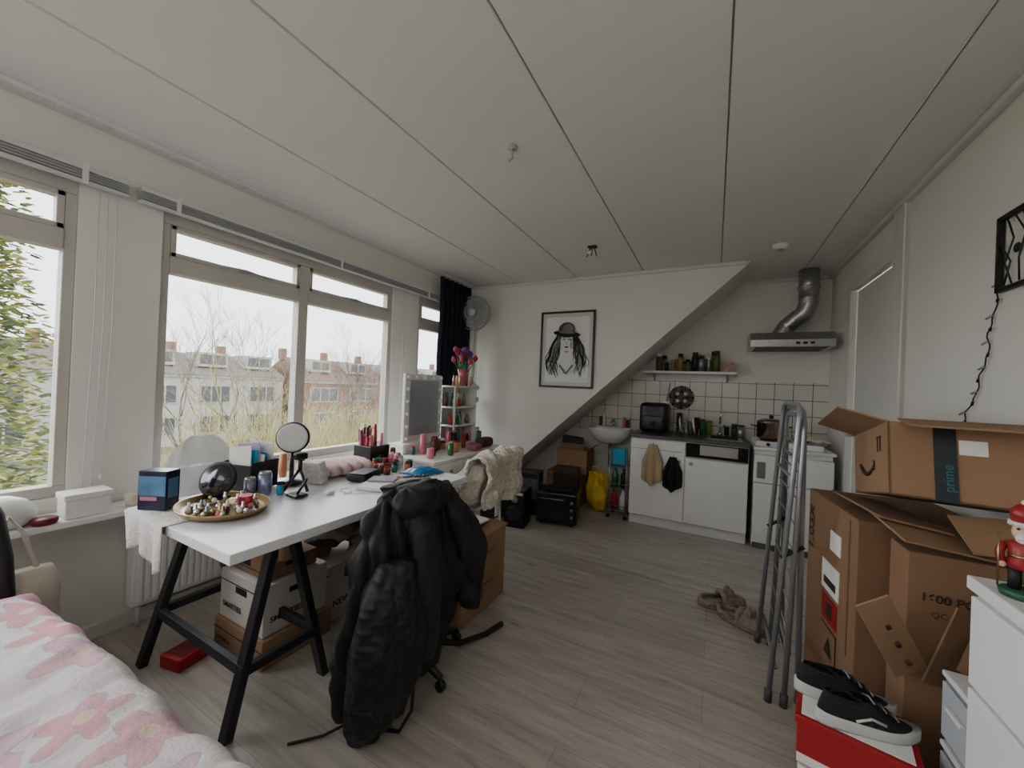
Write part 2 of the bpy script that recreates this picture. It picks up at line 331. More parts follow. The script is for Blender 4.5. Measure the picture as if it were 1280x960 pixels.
# ---------------------------------------------------------------- wall fan
b=B("wall_fan"); c=Vector((-2.42,3.55,2.09)); fg=M("fan_grey",(168,170,172),.4); fg2=M("fan_light",(205,207,208),.4)
b.bb(-2.47,-2.37,3.74,3.80,2.16,2.32,fg2,.012); b.tube([(-2.42,3.74,2.24),(-2.42,3.68,2.22),(-2.42,3.66,2.12)],.02,fg2)
b.lathe([(.001,-.09),(.05,-.08),(.06,-.02),(.055,.02),(.02,.03)],c+Vector((0,.08,0)),fg2,rot=(PI/2,0,0))
def ring(r,yy,t=.005):
    b.tube([c+Vector((r*math.cos(2*PI*i/32),yy,r*math.sin(2*PI*i/32))) for i in range(32)],t,fg,6,closed=True)
for r,yy in ((.19,0),(.19,-.03),(.13,-.065),(.08,-.08),(.13,.05)): ring(r,yy)
b.lathe([(.001,-.004),(.045,-.002),(.05,.006),(.001,.01)],c+Vector((0,-.085,0)),fg2,rot=(PI/2,0,0))
for i in range(44):
    a=2*PI*i/44; d=Vector((math.cos(a),0,math.sin(a)))
    b.tube([c+d*.045+Vector((0,-.085,0)),c+d*.12+Vector((0,-.07,0)),c+d*.17+Vector((0,-.045,0)),c+d*.192+Vector((0,-.015,0)),c+d*.17+Vector((0,.02,0)),c+d*.06+Vector((0,.06,0))],.0026,fg,4)
for i in range(3):
    def bl(u,v,i=i):
        a=2*PI*i/3+(u-.5)*1.6*(.5+.5*v); r=.03+.135*v; return c+Vector((r*math.cos(a),-.02+.03*(u-.5),r*math.sin(a)))
    b.grid(bl,8,6,M("fan_blade",(185,190,195),.3))
b.tube([(-2.44,3.72,2.1),(-2.46,3.74,1.8),(-2.45,3.76,1.3)],.004,fg,5)
b.xf((-2.42,3.6,2.09),rot=(0,0,.2)); b.done()
b=B("clip_lamp"); b.tube([(-2.45,3.72,1.12),(-2.42,3.66,1.2),(-2.40,3.60,1.28)],.007,fg); b.lathe([(.02,.05),(.045,-.03),(.043,-.03),(.001,.04)],(-2.38,3.58,1.27),fg2,16,rot=(.9,0,0)); b.bb(-2.47,-2.43,3.70,3.75,1.09,1.15,fg,.005); b.done()
# ---------------------------------------------------------------- ceiling bits
b=B("ceiling_hook"); hk=M("hook_grey",(170,170,168),.4); b.lathe([(.022,0),(.02,-.010),(.008,-.016)],(-.90,1.59,H-.001),hk,12); b.tube([(-.9,1.59,H-.01),(-.9,1.59,H-.055),(-.92,1.59,H-.066)],.008,hk); b.done()
b=B("ceiling_wires"); b.bb(-.945,-.875,2.965,3.015,H-.012,H,black,.003)
for dx,dy,c2 in ((-.015,0,black),(.012,.01,black),(0,-.01,brownj)): b.tube([(-.91+dx,2.99+dy,H-.01),(-.91+dx*2,2.99+dy,H-.05),(-.91+dx*3,2.98+dy,H-.085)],.004,c2,6)
b.sph((-.93,2.98,H-.05),(.02,.014,.012),paper); b.done()
b=B("smoke_detector"); b.lathe([(.055,0),(.055,-.02),(.045,-.035),(.001,-.037)],(.40,3.47,H),plast); b.lathe([(.02,-.036),(.018,-.042),(.001,-.043)],(.40,3.47,H),greym); b.done()
# ---------------------------------------------------------------- desk
DX0,DX1,DY0,DY1=-2.08,-1.30,.64,1.92
b=B("trestle_desk"); b.bb(DX0,DX1,DY0,DY1,.705,.74,whitem,.003)
for yc in (.93,1.66):
    b.bb(-2.12,-1.42,yc-.035,yc+.035,.675,.705,blackw,.003)
    for x in (-1.48,-2.18):
        xt=x+(.05 if x<-2 else -.02)
        for s in (-1,1):
            d=Vector((x,yc+s*.19,0)); t=Vector((xt,yc+s*.03,.69)); mid=(d+t)/2; L=(t-d).length
            ang=math.atan2((t-d).y,(t-d).z)
            b.box(mid,(.045,.03,L),blackw,rot=(-ang,math.atan2((t-d).x,L),0),bev=.003)
        b.bb(x-.015,x+.015,yc-.15,yc+.15,.20,.235,blackw,.003)
    for s in (-1,1): b.bb(-2.19,-1.47,yc+s*.14-.012,yc+s*.14+.012,.20,.24,blackw,.003)
b.done()
b=B("lace_cloth")
def cl(u,v):
    d=v*.44
    if d<.27: p=Vector((-1.72-.33*u,.93-d*1.05,.743+.002*math.sin(20*u)))
    else:
        q=d-.27; p=Vector((-1.72-.33*u,.635-.012-.02*math.sin(u*18)*min(1,q*8)*.5,.743-q*(.95+.12*math.sin(u*9)-.3*u)))
    return p
b.grid(cl,40,26,M("lace",(225,223,219),.9,var=.08,vs=60,bump=1,bs=120)); b.done(solid=.002)
# ---------------------------------------------------------------- desk things
def product_box(name,c,sz,rot,faces):
    b=B(name); b.box((0,0,sz[2]/2),sz,faces[0],bev=.002)
    if len(faces)>1: b.box((0,-sz[1]/2-.0008,sz[2]*.62),(sz[0]*.98,.001,sz[2]*.5),faces[1]); b.box((sz[0]/2+.0008,0,sz[2]*.55),(.001,sz[1]*.7,sz[2]*.5),faces[1])
    if len(faces)>2: b.box((-sz[0]*.1,-sz[1]/2-.0016,sz[2]*.3),(sz[0]*.6,.001,sz[2]*.1),faces[2])
    o=b.done(rot=rot,pivot=(0,0,0)); o.location+=Vector(c); return o
dkb=M("dark_blue_print",(24,26,52),.3,var=.3,vs=20)
product_box("product_box",(-1.97,.70,.745),(.11,.065,.155),.5,[dkb,M("teal_print",(80,130,165),.3,var=.3,vs=15),M("pink_print",(190,110,150),.4)])
b=B("compact_mirror"); b.lathe([(.001,-.012),(.07,-.012),(.078,-.006),(.078,.006),(.07,.012),(.001,.012)],(-1.91,.88,.835),black,28,rot=(1.2,0,.5)); b.lathe([(.001,.013),(.062,.013),(.062,.015),(.001,.015)],(-1.91,.88,.835),M("mirror_dark",(90,90,96),.15,.9),28,rot=(1.2,0,.5)); b.lathe([(.05,0),(.045,.012),(.01,.02),(.01,.05)],(-1.92,.90,.745),black); b.done()
b=B("brass_tray"); b.lathe([(.001,0),(.15,0),(.17,.004),(.185,.022),(.190,.024),(.188,.018),(.172,0),(.15,-.003),(.001,-.003)],(-1.75,.83,.750),gold,40,sc=(1,.8,1))
for i in range(54):
    a=random.random()*6.28; r=.145*random.random()**.5; x=-1.75+r*math.cos(a); y=.83+r*.75*math.sin(a); c=random.choice([pink,gold,chrome,paper,white,brownj,alu,black,greym,chrome])
    k=random.random()
    if k<.4: b.sph((x,y,.763),(.012,.010,.012),c,8,6)
    elif k<.75: b.lathe([(.008,0),(.008,.025),(.005,.028),(.005,.04),(.001,.041)],(x,y,.751),c,10)
    else: b.tube([(x+.014*math.cos(2*PI*q/12),y+.014*math.sin(2*PI*q/12),.755) for q in range(12)],.003,c,5,closed=True)
b.lathe([(.024,0),(.028,.05),(.028,.052),(.02,.05),(.001,.05)],(-1.69,.88,.751),M("red_pattern",(180,60,66),.5,var=.8,vs=60),16)
b.done()
b=B("gift_box_with_cards")
b.prism([(-2.09,1.0,.745),(-1.93,1.0,.745),(-1.92,.985,.87),(-2.10,.985,.87)],(0,.004,0),black)
b.bb(-2.10,-2.096,1.0,1.15,.745,.88,black); b.bb(-1.934,-1.93,1.0,1.15,.745,.88,black); b.bb(-2.10,-1.93,1.146,1.15,.745,.88,black); b.bb(-2.10,-1.93,1.0,1.15,.745,.75,black)
for i,(c,h) in enumerate([(paper,.95),(cyan,.935),(paper,.92),(M("lilac",(170,156,190),.6),.96),(cyan,.915),(paper,.97)]):
    b.box((-2.015+.01*(i%3-1),1.02+.02*i,(h+.755)/2),(.14,.004,h-.755),c,rot=(.05*i-.1,.12*(i%3-1),.05*(i%3-1)))
b.done(rot=.25,pivot=(-2.0,1.07,0))
b=B("clear_plastic_bag"); b.loft([(.648,-2.46,1.05,.05,.12),(.74,-2.46,1.05,.07,.15),(.86,-2.46,1.05,.06,.14),(.93,-2.46,1.05,.03,.10),(.96,-2.46,1.05,.012,.06)],M("bag_film",(222,224,226),.15,alpha=.45),n=40,folds=.1,fk=7,wob=.05,caps=False,sub=4); b.done(solid=.002)
b=B("makeup_mirror"); c=Vector((-1.91,1.21,.985))
b.lathe([(.05,0),(.055,.006),(.05,.014),(.012,.02),(.010,.10),(.008,.16)],(-1.91,1.21,.745),blackp)
R=(PI/2-.1,0,.75)
b.lathe([(.001,-.012),(.07,-.012),(.080,-.004),(.080,.006),(.074,.012),(.066,.012),(.064,.008),(.001,.008)],c,blackp,36,rot=R)
b.lathe([(.062,.009),(.072,.010),(.072,.014),(.062,.014)],c,M("ring_diffuser",(205,205,205),.4),36,rot=R)
b.lathe([(.001,.0095),(.062,.0095)],c,M("mirror_glass",(105,107,110),.3,.8),36,rot=R)
b.done()
def can(name,x,y,z,r,h,m1,m2=alu):
    b=B(name); b.lathe([(r*.8,0),(r,.006),(r,h-.012)],(x,y,z),m1,18); b.lathe([(r,h-.012),(r*.8,h),(r*.78,h-.004),(.001,h-.004)],(x,y,z),m2,18); return b.done()
can("drink_can",-1.84,1.04,.741,.028,.11,M("can_print",(130,140,175),.3,.4,var=.5,vs=40))
can("drink_can",-1.86,.985,.741,.024,.09,M("can_blue",(120,125,140),.3,.3,var=.5,vs=40))
can("nail_polish_bottle",-1.79,1.08,.741,.014,.06,cyan,black)
can("nail_polish_bottle",-1.82,1.11,.741,.012,.05,M("orange_b",(190,90,40),.3),black)
b=B("mini_tripod")
for a in (0,2.1,4.2): b.tube([(-1.78,1.17,.85),(-1.78+.065*math.cos(a),1.17+.065*math.sin(a),.748)],.007,blackp)
b.cyl((-1.78,1.17,.84),(-1.78,1.17,.90),.01,blackp); b.box((-1.78,1.17,.91),(.03,.06,.03),blackp,bev=.005); b.done()
b=B("phone_stand"); b.box((-1.69,1.10,.752),(.08,.06,.014),blackp,bev=.004); b.tube([(-1.69,1.10,.755),(-1.67,1.12,.80),(-1.68,1.14,.82)],.006,blackp); b.done()
b=B("crystal_block_lamp"); b.box((0,0,.0),(.11,.05,.12),M("frosted_crystal",(200,197,197),.5,var=.2,vs=40,bump=1,bs=70),rot=(.25,0,.3),bev=.01); o=b.done(); o.location+=Vector((-1.83,1.285,.805))
b=B("bolster_cushion"); cw=M("blush_fabric",(218,186,188),.9,var=.05,bump=.2)
for i in range(5):
    y=1.355+i*.064
    def bf(u,v,y=y,i=i):
        th=2*PI*u; r=(.045)*max(.05,math.sin(PI*min(max(v,.02),.98)))**.25
        return Vector((-2.08+.25*v+.012*i,y+r*math.cos(th)*.85,.787+r*math.sin(th)+.002*math.sin(30*v)))
    b.grid(bf,16,14,cw,closeu=True,caps=True)
b.done()
b=B("notebook"); b.box((-1.54,1.46,.752),(.16,.21,.018),paper,rot=(0,0,.3),bev=.003); b.box((-1.56,1.50,.766),(.14,.10,.010),M("lilac_cover",(140,130,150),.5),rot=(0,0,.5),bev=.002); b.done()
b=B("black_purse"); b.box((-1.71,1.50,.765),(.12,.17,.04),black,rot=(0,0,.3),bev=.02,seg=4); b.box((-1.71,1.50,.787),(.10,.15,.006),M("dkgrey",(50,50,54),.5),rot=(0,0,.3),bev=.003); b.done()
b=B("charging_cable"); b.tube([(-1.62+.06*math.cos(t*.5)+.02*t*.3,1.25+.05*math.sin(t*.5)+.008*t,.744) for t in range(22)],.0025,paper,6); b.box((-1.62,1.22,.75),(.03,.04,.016),white,bev=.004); b.done()
b=B("makeup_brushes")
for i in range(4): b.cyl((-1.62+.02*i,1.62+.01*i,.748),(-1.52+.012*i,1.70+.02*i,.748),.005,[gold,black,pink,black][i]); b.sph((-1.515+.012*i,1.704+.02*i,.75),(.010,.010,.008),brownj,8,6)
b.done()
b=B("blue_plastic_pouch")
b.grid(lambda u,v:Vector((-1.56+.16*(u-.5)+.25*(v-.5)*.2,1.81+.17*(v-.5),.744+.035*math.sin(PI*u)**.5*math.sin(PI*v)**.5+.006*noise.noise(Vector((u*6,v*6,1))))),18,18,M("blue_film",(30,110,165),.25,bump=.4,bs=30)); b.done(solid=.002)
b=B("cosmetics_organizer"); b.bb(-2.08,-1.92,1.73,1.89,.741,.87,blackp,.004)
for i in range(22):
    x=-2.07+.14*random.random(); y=1.74+.14*random.random(); h=.92+.09*random.random(); c=random.choice([pink,brownj,red,gold,paper,M("magenta",(150,36,80),.4),black,M("magenta",(150,36,80),.4)])
    b.cyl((x,y,.80),(x+random.uniform(-.02,.02),y,h),.008+.006*random.random(),c)
b.done()
jm=[red,green,M("teal",(30,110,100),.4),M("maroon",(90,20,30),.5),M("orange_tan",(190,120,76),.5),pink,paper,black,brownj,M("mint",(140,195,175),.5)]
k=0
for x,y,r,h in ((-1.86,1.72,.022,.07),(-1.80,1.67,.018,.05),(-1.88,1.78,.02,.08),(-1.82,1.76,.02,.07),(-1.77,1.71,.024,.05),(-1.85,1.84,.02,.09),(-1.80,1.87,.018,.07),(-1.74,1.89,.02,.05),(-1.75,1.66,.016,.06),(-1.76,1.79,.02,.06),(-1.89,1.89,.018,.11),(-1.84,1.89,.018,.08),(-1.71,1.73,.018,.06),(-1.70,1.66,.02,.04),(-1.70,1.83,.018,.05),(-1.79,1.82,.014,.09)):
    can("cosmetic_jar",x,y,.741,r,h,jm[k%len(jm)],jm[(k*3+1)%len(jm)]); k+=1
# ---------------------------------------------------------------- vanity
b=B("vanity_table"); VX0,VX1,VY0,VY1=-2.16,-1.64,2.02,3.0
b.bb(VX0,VX1,VY0,VY1,.74,.76,white,.003); b.bb(VX0+.01,VX1-.012,VY0+.01,VY1-.01,.60,.74,white)
n=3; w=(VY1-VY0-.04)/n
for i in range(n):
    y=VY0+.02+i*w; b.bb(VX1-.012,VX1+.004,y+.005,y+w-.005,.615,.735,white,.003); b.sph((VX1+.014,y+w/2,.675),.012,gold,10,6)
for x in (VX0+.03,VX1-.04):
    for y in (VY0+.04,VY1-.04): b.cyl((x,y,.60),(x,y,0),.022,white,.014)
b.bb(-2.15,-2.0,2.10,2.60,.76,.83,white,.003)
for i in range(2): b.bb(-2.0,-1.994,2.11+.25*i,2.34+.25*i,.765,.825,white,.002)
b.done()
b=B("vanity_mirror"); b.bb(-2.09,-2.06,2.16,2.60,.832,1.36,plast,.008); b.bb(-2.06,-2.058,2.21,2.55,.88,1.31,M("mirror_glass2",(185,194,200),.3,.7,var=.02))
for i in range(6):
    z=.86+.095*i
    for y in (2.185,2.575): b.sph((-2.055,y,z),.014,M("bulb_glass",(235,233,225),.3),10,6)
for y in (2.28,2.38,2.48): b.sph((-2.055,y,1.335),.014,MC["bulb_glass"],10,6)
b.done()
b=B("vanity_shelf_tower")
for z in (.77,.93,1.09,1.27): b.bb(-2.14,-1.95,2.64,2.97,z-.007,z+.007,white,.002)
b.bb(-2.14,-2.09,2.64,2.652,.761,1.27,white); b.bb(-2.14,-1.95,2.958,2.97,.761,1.27,white); b.bb(-2.145,-2.14,2.64,2.97,.761,1.27,white); b.bb(-1.965,-1.95,2.64,2.652,.761,1.27,white)
for z in (.777,.937,1.097):
    for i in range(10):
        x=-2.08+.10*random.random(); y=2.67+.028*i; r=.012+.005*random.random(); h=.05+.08*random.random()
        b.lathe([(r,0),(r,h*.7),(r*.6,h*.75),(r*.6,h),(.001,h)],(x,y,z),random.choice(jm+[white,gold,black]),10)
for y in (2.68,2.72,2.77,2.94): b.lathe([(.014,0),(.014,.06),(.008,.07),(.008,.09),(.001,.09)],(-2.0,y,1.277),random.choice([pink,M("peach",(215,170,150),.4),white,gold]),10)
b.done()
for i,(x,y) in enumerate(((-1.95,2.15),(-1.92,2.22),(-1.90,2.33),(-1.93,2.42),(-1.95,2.50),(-1.88,2.55),(-1.85,2.65),(-1.90,2.60),(-1.88,2.72),(-1.9,2.93),(-1.86,2.90),(-1.76,2.12),(-1.8,2.2),(-1.72,2.3),(-1.78,2.44))):
    can("cosmetic_bottle",x,y,.761,.018+.004*(i%3),.06+.03*((i*7)%4)*(1 if i<11 else .5),jm[(i*3+2)%10],jm[(i*5)%10])
b=B("makeup_pouch"); b.box((-1.75,2.82,.802),(.10,.17,.08),M("wine_fabric",(85,36,50),.8,var=.4,vs=40),bev=.03,seg=4); b.box((-1.72,2.62,.787),(.09,.12,.05),M("rose_fabric",(165,95,106),.8,var=.3,vs=40),bev=.02,seg=4); b.done()
b=B("flower_vase"); vx,vy=-2.03,2.85
b.lathe([(.03,0),(.045,.04),(.04,.10),(.05,.15),(.046,.15),(.036,.1),(.001,.02)],(vx,vy,1.278),M("pink_vase",(176,80,96),.3,var=.3,vs=20))
fm=[M("tulip_magenta",(160,28,88),.5),M("tulip_red",(176,36,46),.5),M("tulip_purple",(95,45,125),.5)]
for i in range(17):
    a=i*2.4; r=.02+.095*(i/17); p=Vector((vx+r*math.cos(a),vy+r*math.sin(a),1.49+.12*random.random()))
    b.tube([(vx,vy,1.33),(vx+r*.5*math.cos(a),vy+r*.5*math.sin(a),1.42),p],.003,green,5)
    b.lathe([(.002,-.024),(.019,-.01),(.023,.01),(.013,.032),(.002,.036)],p,fm[i%3],10)
for i in range(7):
    a=i*.9; b.grid(lambda u,v,a=a:Vector((vx+(.02+.09*v)*math.cos(a)+(u-.5)*.02*math.sin(PI*v)*-math.sin(a),vy+(.02+.09*v)*math.sin(a)+(u-.5)*.02*math.sin(PI*v)*math.cos(a),1.42+.11*math.sin(v*2)-.02*v)),4,8,green)
b.done()
# ---------------------------------------------------------------- chair with coat
coat=M("black_coat_cloth",(13,13,15),.68,var=.25,vs=14,bump=.35,bs=16,bd=.02)
def quiltmat():
    m=M("black_quilted",(14,14,16),.6); nt=m.node_tree; b=nt.nodes["Principled BSDF"]
    tc=nt.nodes.new("ShaderNodeTexCoord"); mp=nt.nodes.new("ShaderNodeMapping"); mp.inputs["Rotation"].default_value=(PI/4,0,0); nt.links.new(tc.outputs["Object"],mp.inputs[0])
    hs=[]
    for ax in ('Y','Z'):
        w=nt.nodes.new("ShaderNodeTexWave"); w.bands_direction=ax; w.inputs["Scale"].default_value=9; nt.links.new(mp.outputs[0],w.inputs["Vector"]); hs.append(w.outputs["Fac"])
    x=nt.nodes.new("ShaderNodeMath"); x.operation='MULTIPLY'; nt.links.new(hs[0],x.inputs[0]); nt.links.new(hs[1],x.inputs[1])
    bp=nt.nodes.new("ShaderNodeBump"); bp.inputs["Strength"].default_value=.4; bp.inputs["Distance"].default_value=.01; nt.links.new(x.outputs[0],bp.inputs["Height"]); nt.links.new(bp.outputs[0],b.inputs["Normal"]); return m
quilt=quiltmat()
b=B("office_chair"); cc=Vector((-1.24,1.36,0))
for i in range(5):
    a=2*PI*i/5+1.05; e=cc+Vector((.27*math.cos(a),.27*math.sin(a),.055)); b.tube([cc+Vector((0,0,.10)),e],.02,blackp,8,radii=[.028,.014])
    b.cyl(e+Vector((0,.010,-.032)),e+Vector((0,-.010,-.032)),.023,blackp); b.cyl(e,e+Vector((0,0,-.03)),.008,blackp)
b.cyl(cc+Vector((0,0,.08)),cc+Vector((0,0,.42)),.03,blackp); b.box(cc+Vector((0,0,.45)),(.40,.40,.07),black,bev=.03,seg=4)
b.tube([(-1.10,1.34,.45),(-1.05,1.33,.5),(-1.07,1.31,.7)],.02,blackp); b.box((-1.08,1.29,.68),(.04,.32,.34),black,rot=(0,-.05,0),bev=.02,seg=4)
b.done()
b=B("black_coat")
b.loft([(.895,-1.08,1.17,.02,.06),(.885,-1.08,1.18,.05,.11),(.86,-1.08,1.20,.07,.17),(.80,-1.08,1.225,.09,.24),(.70,-1.08,1.245,.11,.30),(.56,-1.08,1.25,.12,.335),(.42,-1.08,1.24,.12,.33),(.30,-1.09,1.22,.11,.31),(.18,-1.10,1.20,.10,.28),(.08,-1.11,1.19,.08,.25)],coat,n=150,folds=.02,fk=9,wob=.03,sub=8,vf=.055)
b.loft([(.66,-1.0,1.06,.06,.10),(.56,-1.0,1.04,.09,.14),(.40,-1.0,1.03,.10,.16),(.22,-1.02,1.03,.10,.155),(.08,-1.05,1.03,.08,.13),(.012,-1.08,1.03,.05,.09)],quilt,n=110,folds=.04,fk=5,wob=.02,seed=3,sub=7,vf=.018)
b.loft([(.90,-1.02,1.17,.02,.07),(.885,-1.02,1.18,.05,.12),(.84,-1.01,1.19,.07,.16),(.79,-1.0,1.20,.05,.13),(.77,-1.0,1.2,.02,.08)],coat,n=60,wob=.02,vf=.03,sub=4,seed=9)
b.loft([(.82,-.99,1.32,.02,.04),(.76,-.97,1.36,.045,.07),(.62,-.95,1.42,.05,.075),(.46,-.95,1.46,.05,.065),(.34,-.96,1.48,.045,.055),(.30,-.96,1.48,.03,.04)],coat,n=50,wob=.02,vf=.03,sub=6,seed=5)
b.loft([(.80,-.98,1.14,.02,.04),(.72,-.95,1.13,.04,.06),(.55,-.93,1.14,.045,.06),(.36,-.93,1.16,.04,.055),(.24,-.95,1.17,.03,.045)],coat,n=50,wob=.02,vf=.02,sub=6,seed=7)
b.tube([(-1.12,1.0,.05),(-1.2,.92,.012),(-1.28,.84,.008)],.005,black,6)
b.tube([(-.96,1.12,.2),(-.95,1.10,.08),(-.98,1.07,.012),(-1.04,1.05,.008)],.007,black,6)
b.tube([(-1.10,1.42,.10),(-1.06,1.55,.03),(-1.0,1.70,.014),(-.97,1.82,.014)],.014,black,6)
b.done()
# ---------------------------------------------------------------- boxes under/near desk
b=B("printed_cardboard_box"); b.bb(-1.52,-1.13,1.66,2.12,.002,.43,card2,.004)
b.bb(-1.53,-1.12,1.65,2.13,.425,.437,card2,.003)
for z in (.08,.14,.20,.26,.32,.37): b.text("FRAGILE  HANDLE" if z in(.14,.32) else "||||||||||||||||||||",(-1.128,1.70,z),.035,ink,MPX)
b.done()
b=B("papers"); b.box((-1.30,1.92,.45),(.2,.28,.02),M("dark_book",(55,55,60),.5),rot=(0,0,.2),bev=.003); b.box((-1.30,1.92,.468),(.18,.24,.012),paper,rot=(0,0,-.1),bev=.002); b.done()
def carton(name,x0,x1,y0,y1,z0,z1,mt,txt=None,hole=True):
    b=B(name); b.bb(x0,x1,y0,y1,z0,z1,mt,.003); b.bb(x0-.0,x1+.001,y0-.001,y0+.001,z1-.05,z1-.045,ink)
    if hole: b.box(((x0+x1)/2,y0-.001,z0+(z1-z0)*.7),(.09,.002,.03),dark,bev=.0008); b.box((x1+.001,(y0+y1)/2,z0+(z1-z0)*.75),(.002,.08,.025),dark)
    if txt: b.text(txt,(x0+.03,y0-.002,z0+(z1-z0)*.25),(z1-z0)*.16,ink,MY,.001); b.text(txt,(x1+.002,y0+.03,z0+(z1-z0)*.25),(z1-z0)*.16,ink,MPX,.001)
    return b.done()
wb=M("white_board_box",(196,190,183),.7,var=.05)
carton("cardboard_carton",-2.10,-1.70,.98,1.32,.002,.13,card2,"BOTANICAL",False)
carton("storage_box",-2.08,-1.72,.99,1.30,.135,.36,wb,"SMARTIES")
carton("storage_box",-2.06,-1.76,1.34,1.62,.002,.30,wb,"NEW")
carton("cardboard_carton",-2.12,-1.75,1.02,1.26,.365,.44,card)
b=B("bottle_rack")
for i in range(5): b.lathe([(.03,0),(.03,.12),(.012,.15),(.012,.18),(.001,.18)],(-2.05+.075*i,1.10,.442),M("tan_bottle",(170,142,114),.5),12)
b.done()
b=B("red_box"); b.box((-2.06,.86,.03),(.12,.15,.055),red,rot=(0,0,.2),bev=.006,seg=3); b.box((-2.06,.86,.058),(.09,.11,.004),M("dark_red",(100,16,24),.4),rot=(0,0,.2)); b.done()
b=B("clothes_pile"); cls=[M("cl1",(130,112,102),.9,var=.3,bump=.5,bs=20),M("cl2",(70,66,70),.9,var=.3,bump=.5,bs=20),M("cl3",(165,155,142),.9,var=.2,bump=.5,bs=20)]
for i in range(16):
    x=-1.96+.06*(i%6); y=1.40+.012*i; b.sph((x,y,.35+.05*(i%5)),(.11,.08,.045),cls[i%3],20,10)
for v in b.v: v+=Vector((noise.noise(v*11),noise.noise(v*11+Vector((9,0,0))),noise.noise(v*11+Vector((0,9,0)))))*.045
b.done()
b=B("radiator"); b.bb(-2.575,-2.50,.80,2.3,.12,.56,white,.006)
for i in range(50): y=.82+i*.03; b.bb(-2.50,-2.492,y,y+.020,.14,.54,white,.004)
b.bb(-2.58,-2.485,.79,2.31,.56,.572,white,.003); b.cyl((-2.54,.84,0),(-2.54,.84,.13),.01,white); b.cyl((-2.54,2.2,0),(-2.54,2.2,.13),.01,white); b.done()
b=B("white_carton_box"); b.bb(-2.53,-2.42,.55,.69,.646,.74,paper,.003); b.bb(-2.535,-2.415,.545,.695,.725,.75,paper,.003); b.done()
b=B("white_dome_lamp"); b.lathe([(.09,0),(.11,.02),(.11,.06),(.08,.10),(.04,.12),(.001,.125)],(-2.50,.38,.646),plast,28,sc=(.8,1,1)); b.done()
b=B("red_round_tin"); b.lathe([(.035,0),(.04,.01),(.04,.022),(.03,.027),(.001,.028)],(-2.43,.495,.646),MC["dark_red"],20); b.done()
b=B("sill_cup"); b.lathe([(.025,0),(.032,.05),(.028,.05),(.001,.01)],(-2.47,.78,.646),cream,16); b.sph((-2.47,.86,.665),(.03,.02,.018),brownj); b.done()
for i,(y,h,r) in enumerate(((1.30,.14,.025),(1.37,.10,.03),(1.50,.16,.022),(1.62,.12,.026),(2.10,.13,.025))): can("sill_bottle",-2.46,y,.646,r,h,jm[(i*4+6)%10],white)
# ---------------------------------------------------------------- bed
b=B("bed"); bm_=M("bed_base",(120,115,112),.9,bump=.2)
BX0,BX1,BY0,BY1=-2.15,-.50,-1.6,.38
b.bb(BX0+.04,BX1-.04,BY0,BY1-.04,.06,.32,bm_,.02)
for x in (BX0+.1,BX1-.1):
    for y in (BY0+.1,BY1-.1): b.cyl((x,y,0),(x,y,.07),.025,blackw)
b.bb(BX0+.03,BX1-.03,BY0,BY1-.03,.32,.44,M("mattress",(220,218,214),.9),.04)
def du(u,v):
    x=BX0-.02+(BX1-BX0+.04)*u; yf=.055*max(0,(x+2.1)/1.6); y=BY0+(BY1+.06+yf-BY0)*min(1,v/.93)
    ex=min(x-(BX0-.02),(BX1+.02)-x); ey=(BY1+.06+yf)-y; e=min(ex,ey)
    z=.505-(.07*(1-e/.06)**2 if e<.06 else 0)
    if v>.93: z-=.17*(v-.93)/.07
    if e<.001 and ex<.001: z-=.14
    z+=.026*noise.noise(Vector((x*3,y*3,0)))+.020*noise.noise(Vector((x*8,y*7,3)))+.008*noise.noise(Vector((x*22,y*20,3)))
    return Vector((x+.01*noise.noise(Vector((y*9,z*9,1))),y+.02*noise.noise(Vector((x*7,0,1))),z))
b.grid(du,150,160,duvetmat()); b.done()
b=B("tote_bag"); tb=M("tote_canvas",(205,198,182),.9,var=.05,bump=.3,bs=200)
b.loft([(.20,-2.30,.38,.05,.12),(.30,-2.30,.38,.06,.14),(.46,-2.30,.38,.05,.13),(.52,-2.30,.38,.03,.12)],tb,folds=.06,fk=5,wob=.02)
b.tube([(-2.30,.32,.50),(-2.31,.36,.66),(-2.34,.39,.72),(-2.31,.42,.66),(-2.30,.46,.50)],.007,tb); b.tube([(-2.28,.30,.86),(-2.26,.34,.75),(-2.24,.36,.6),(-2.23,.37,.42)],.028,black,8)
b.done()
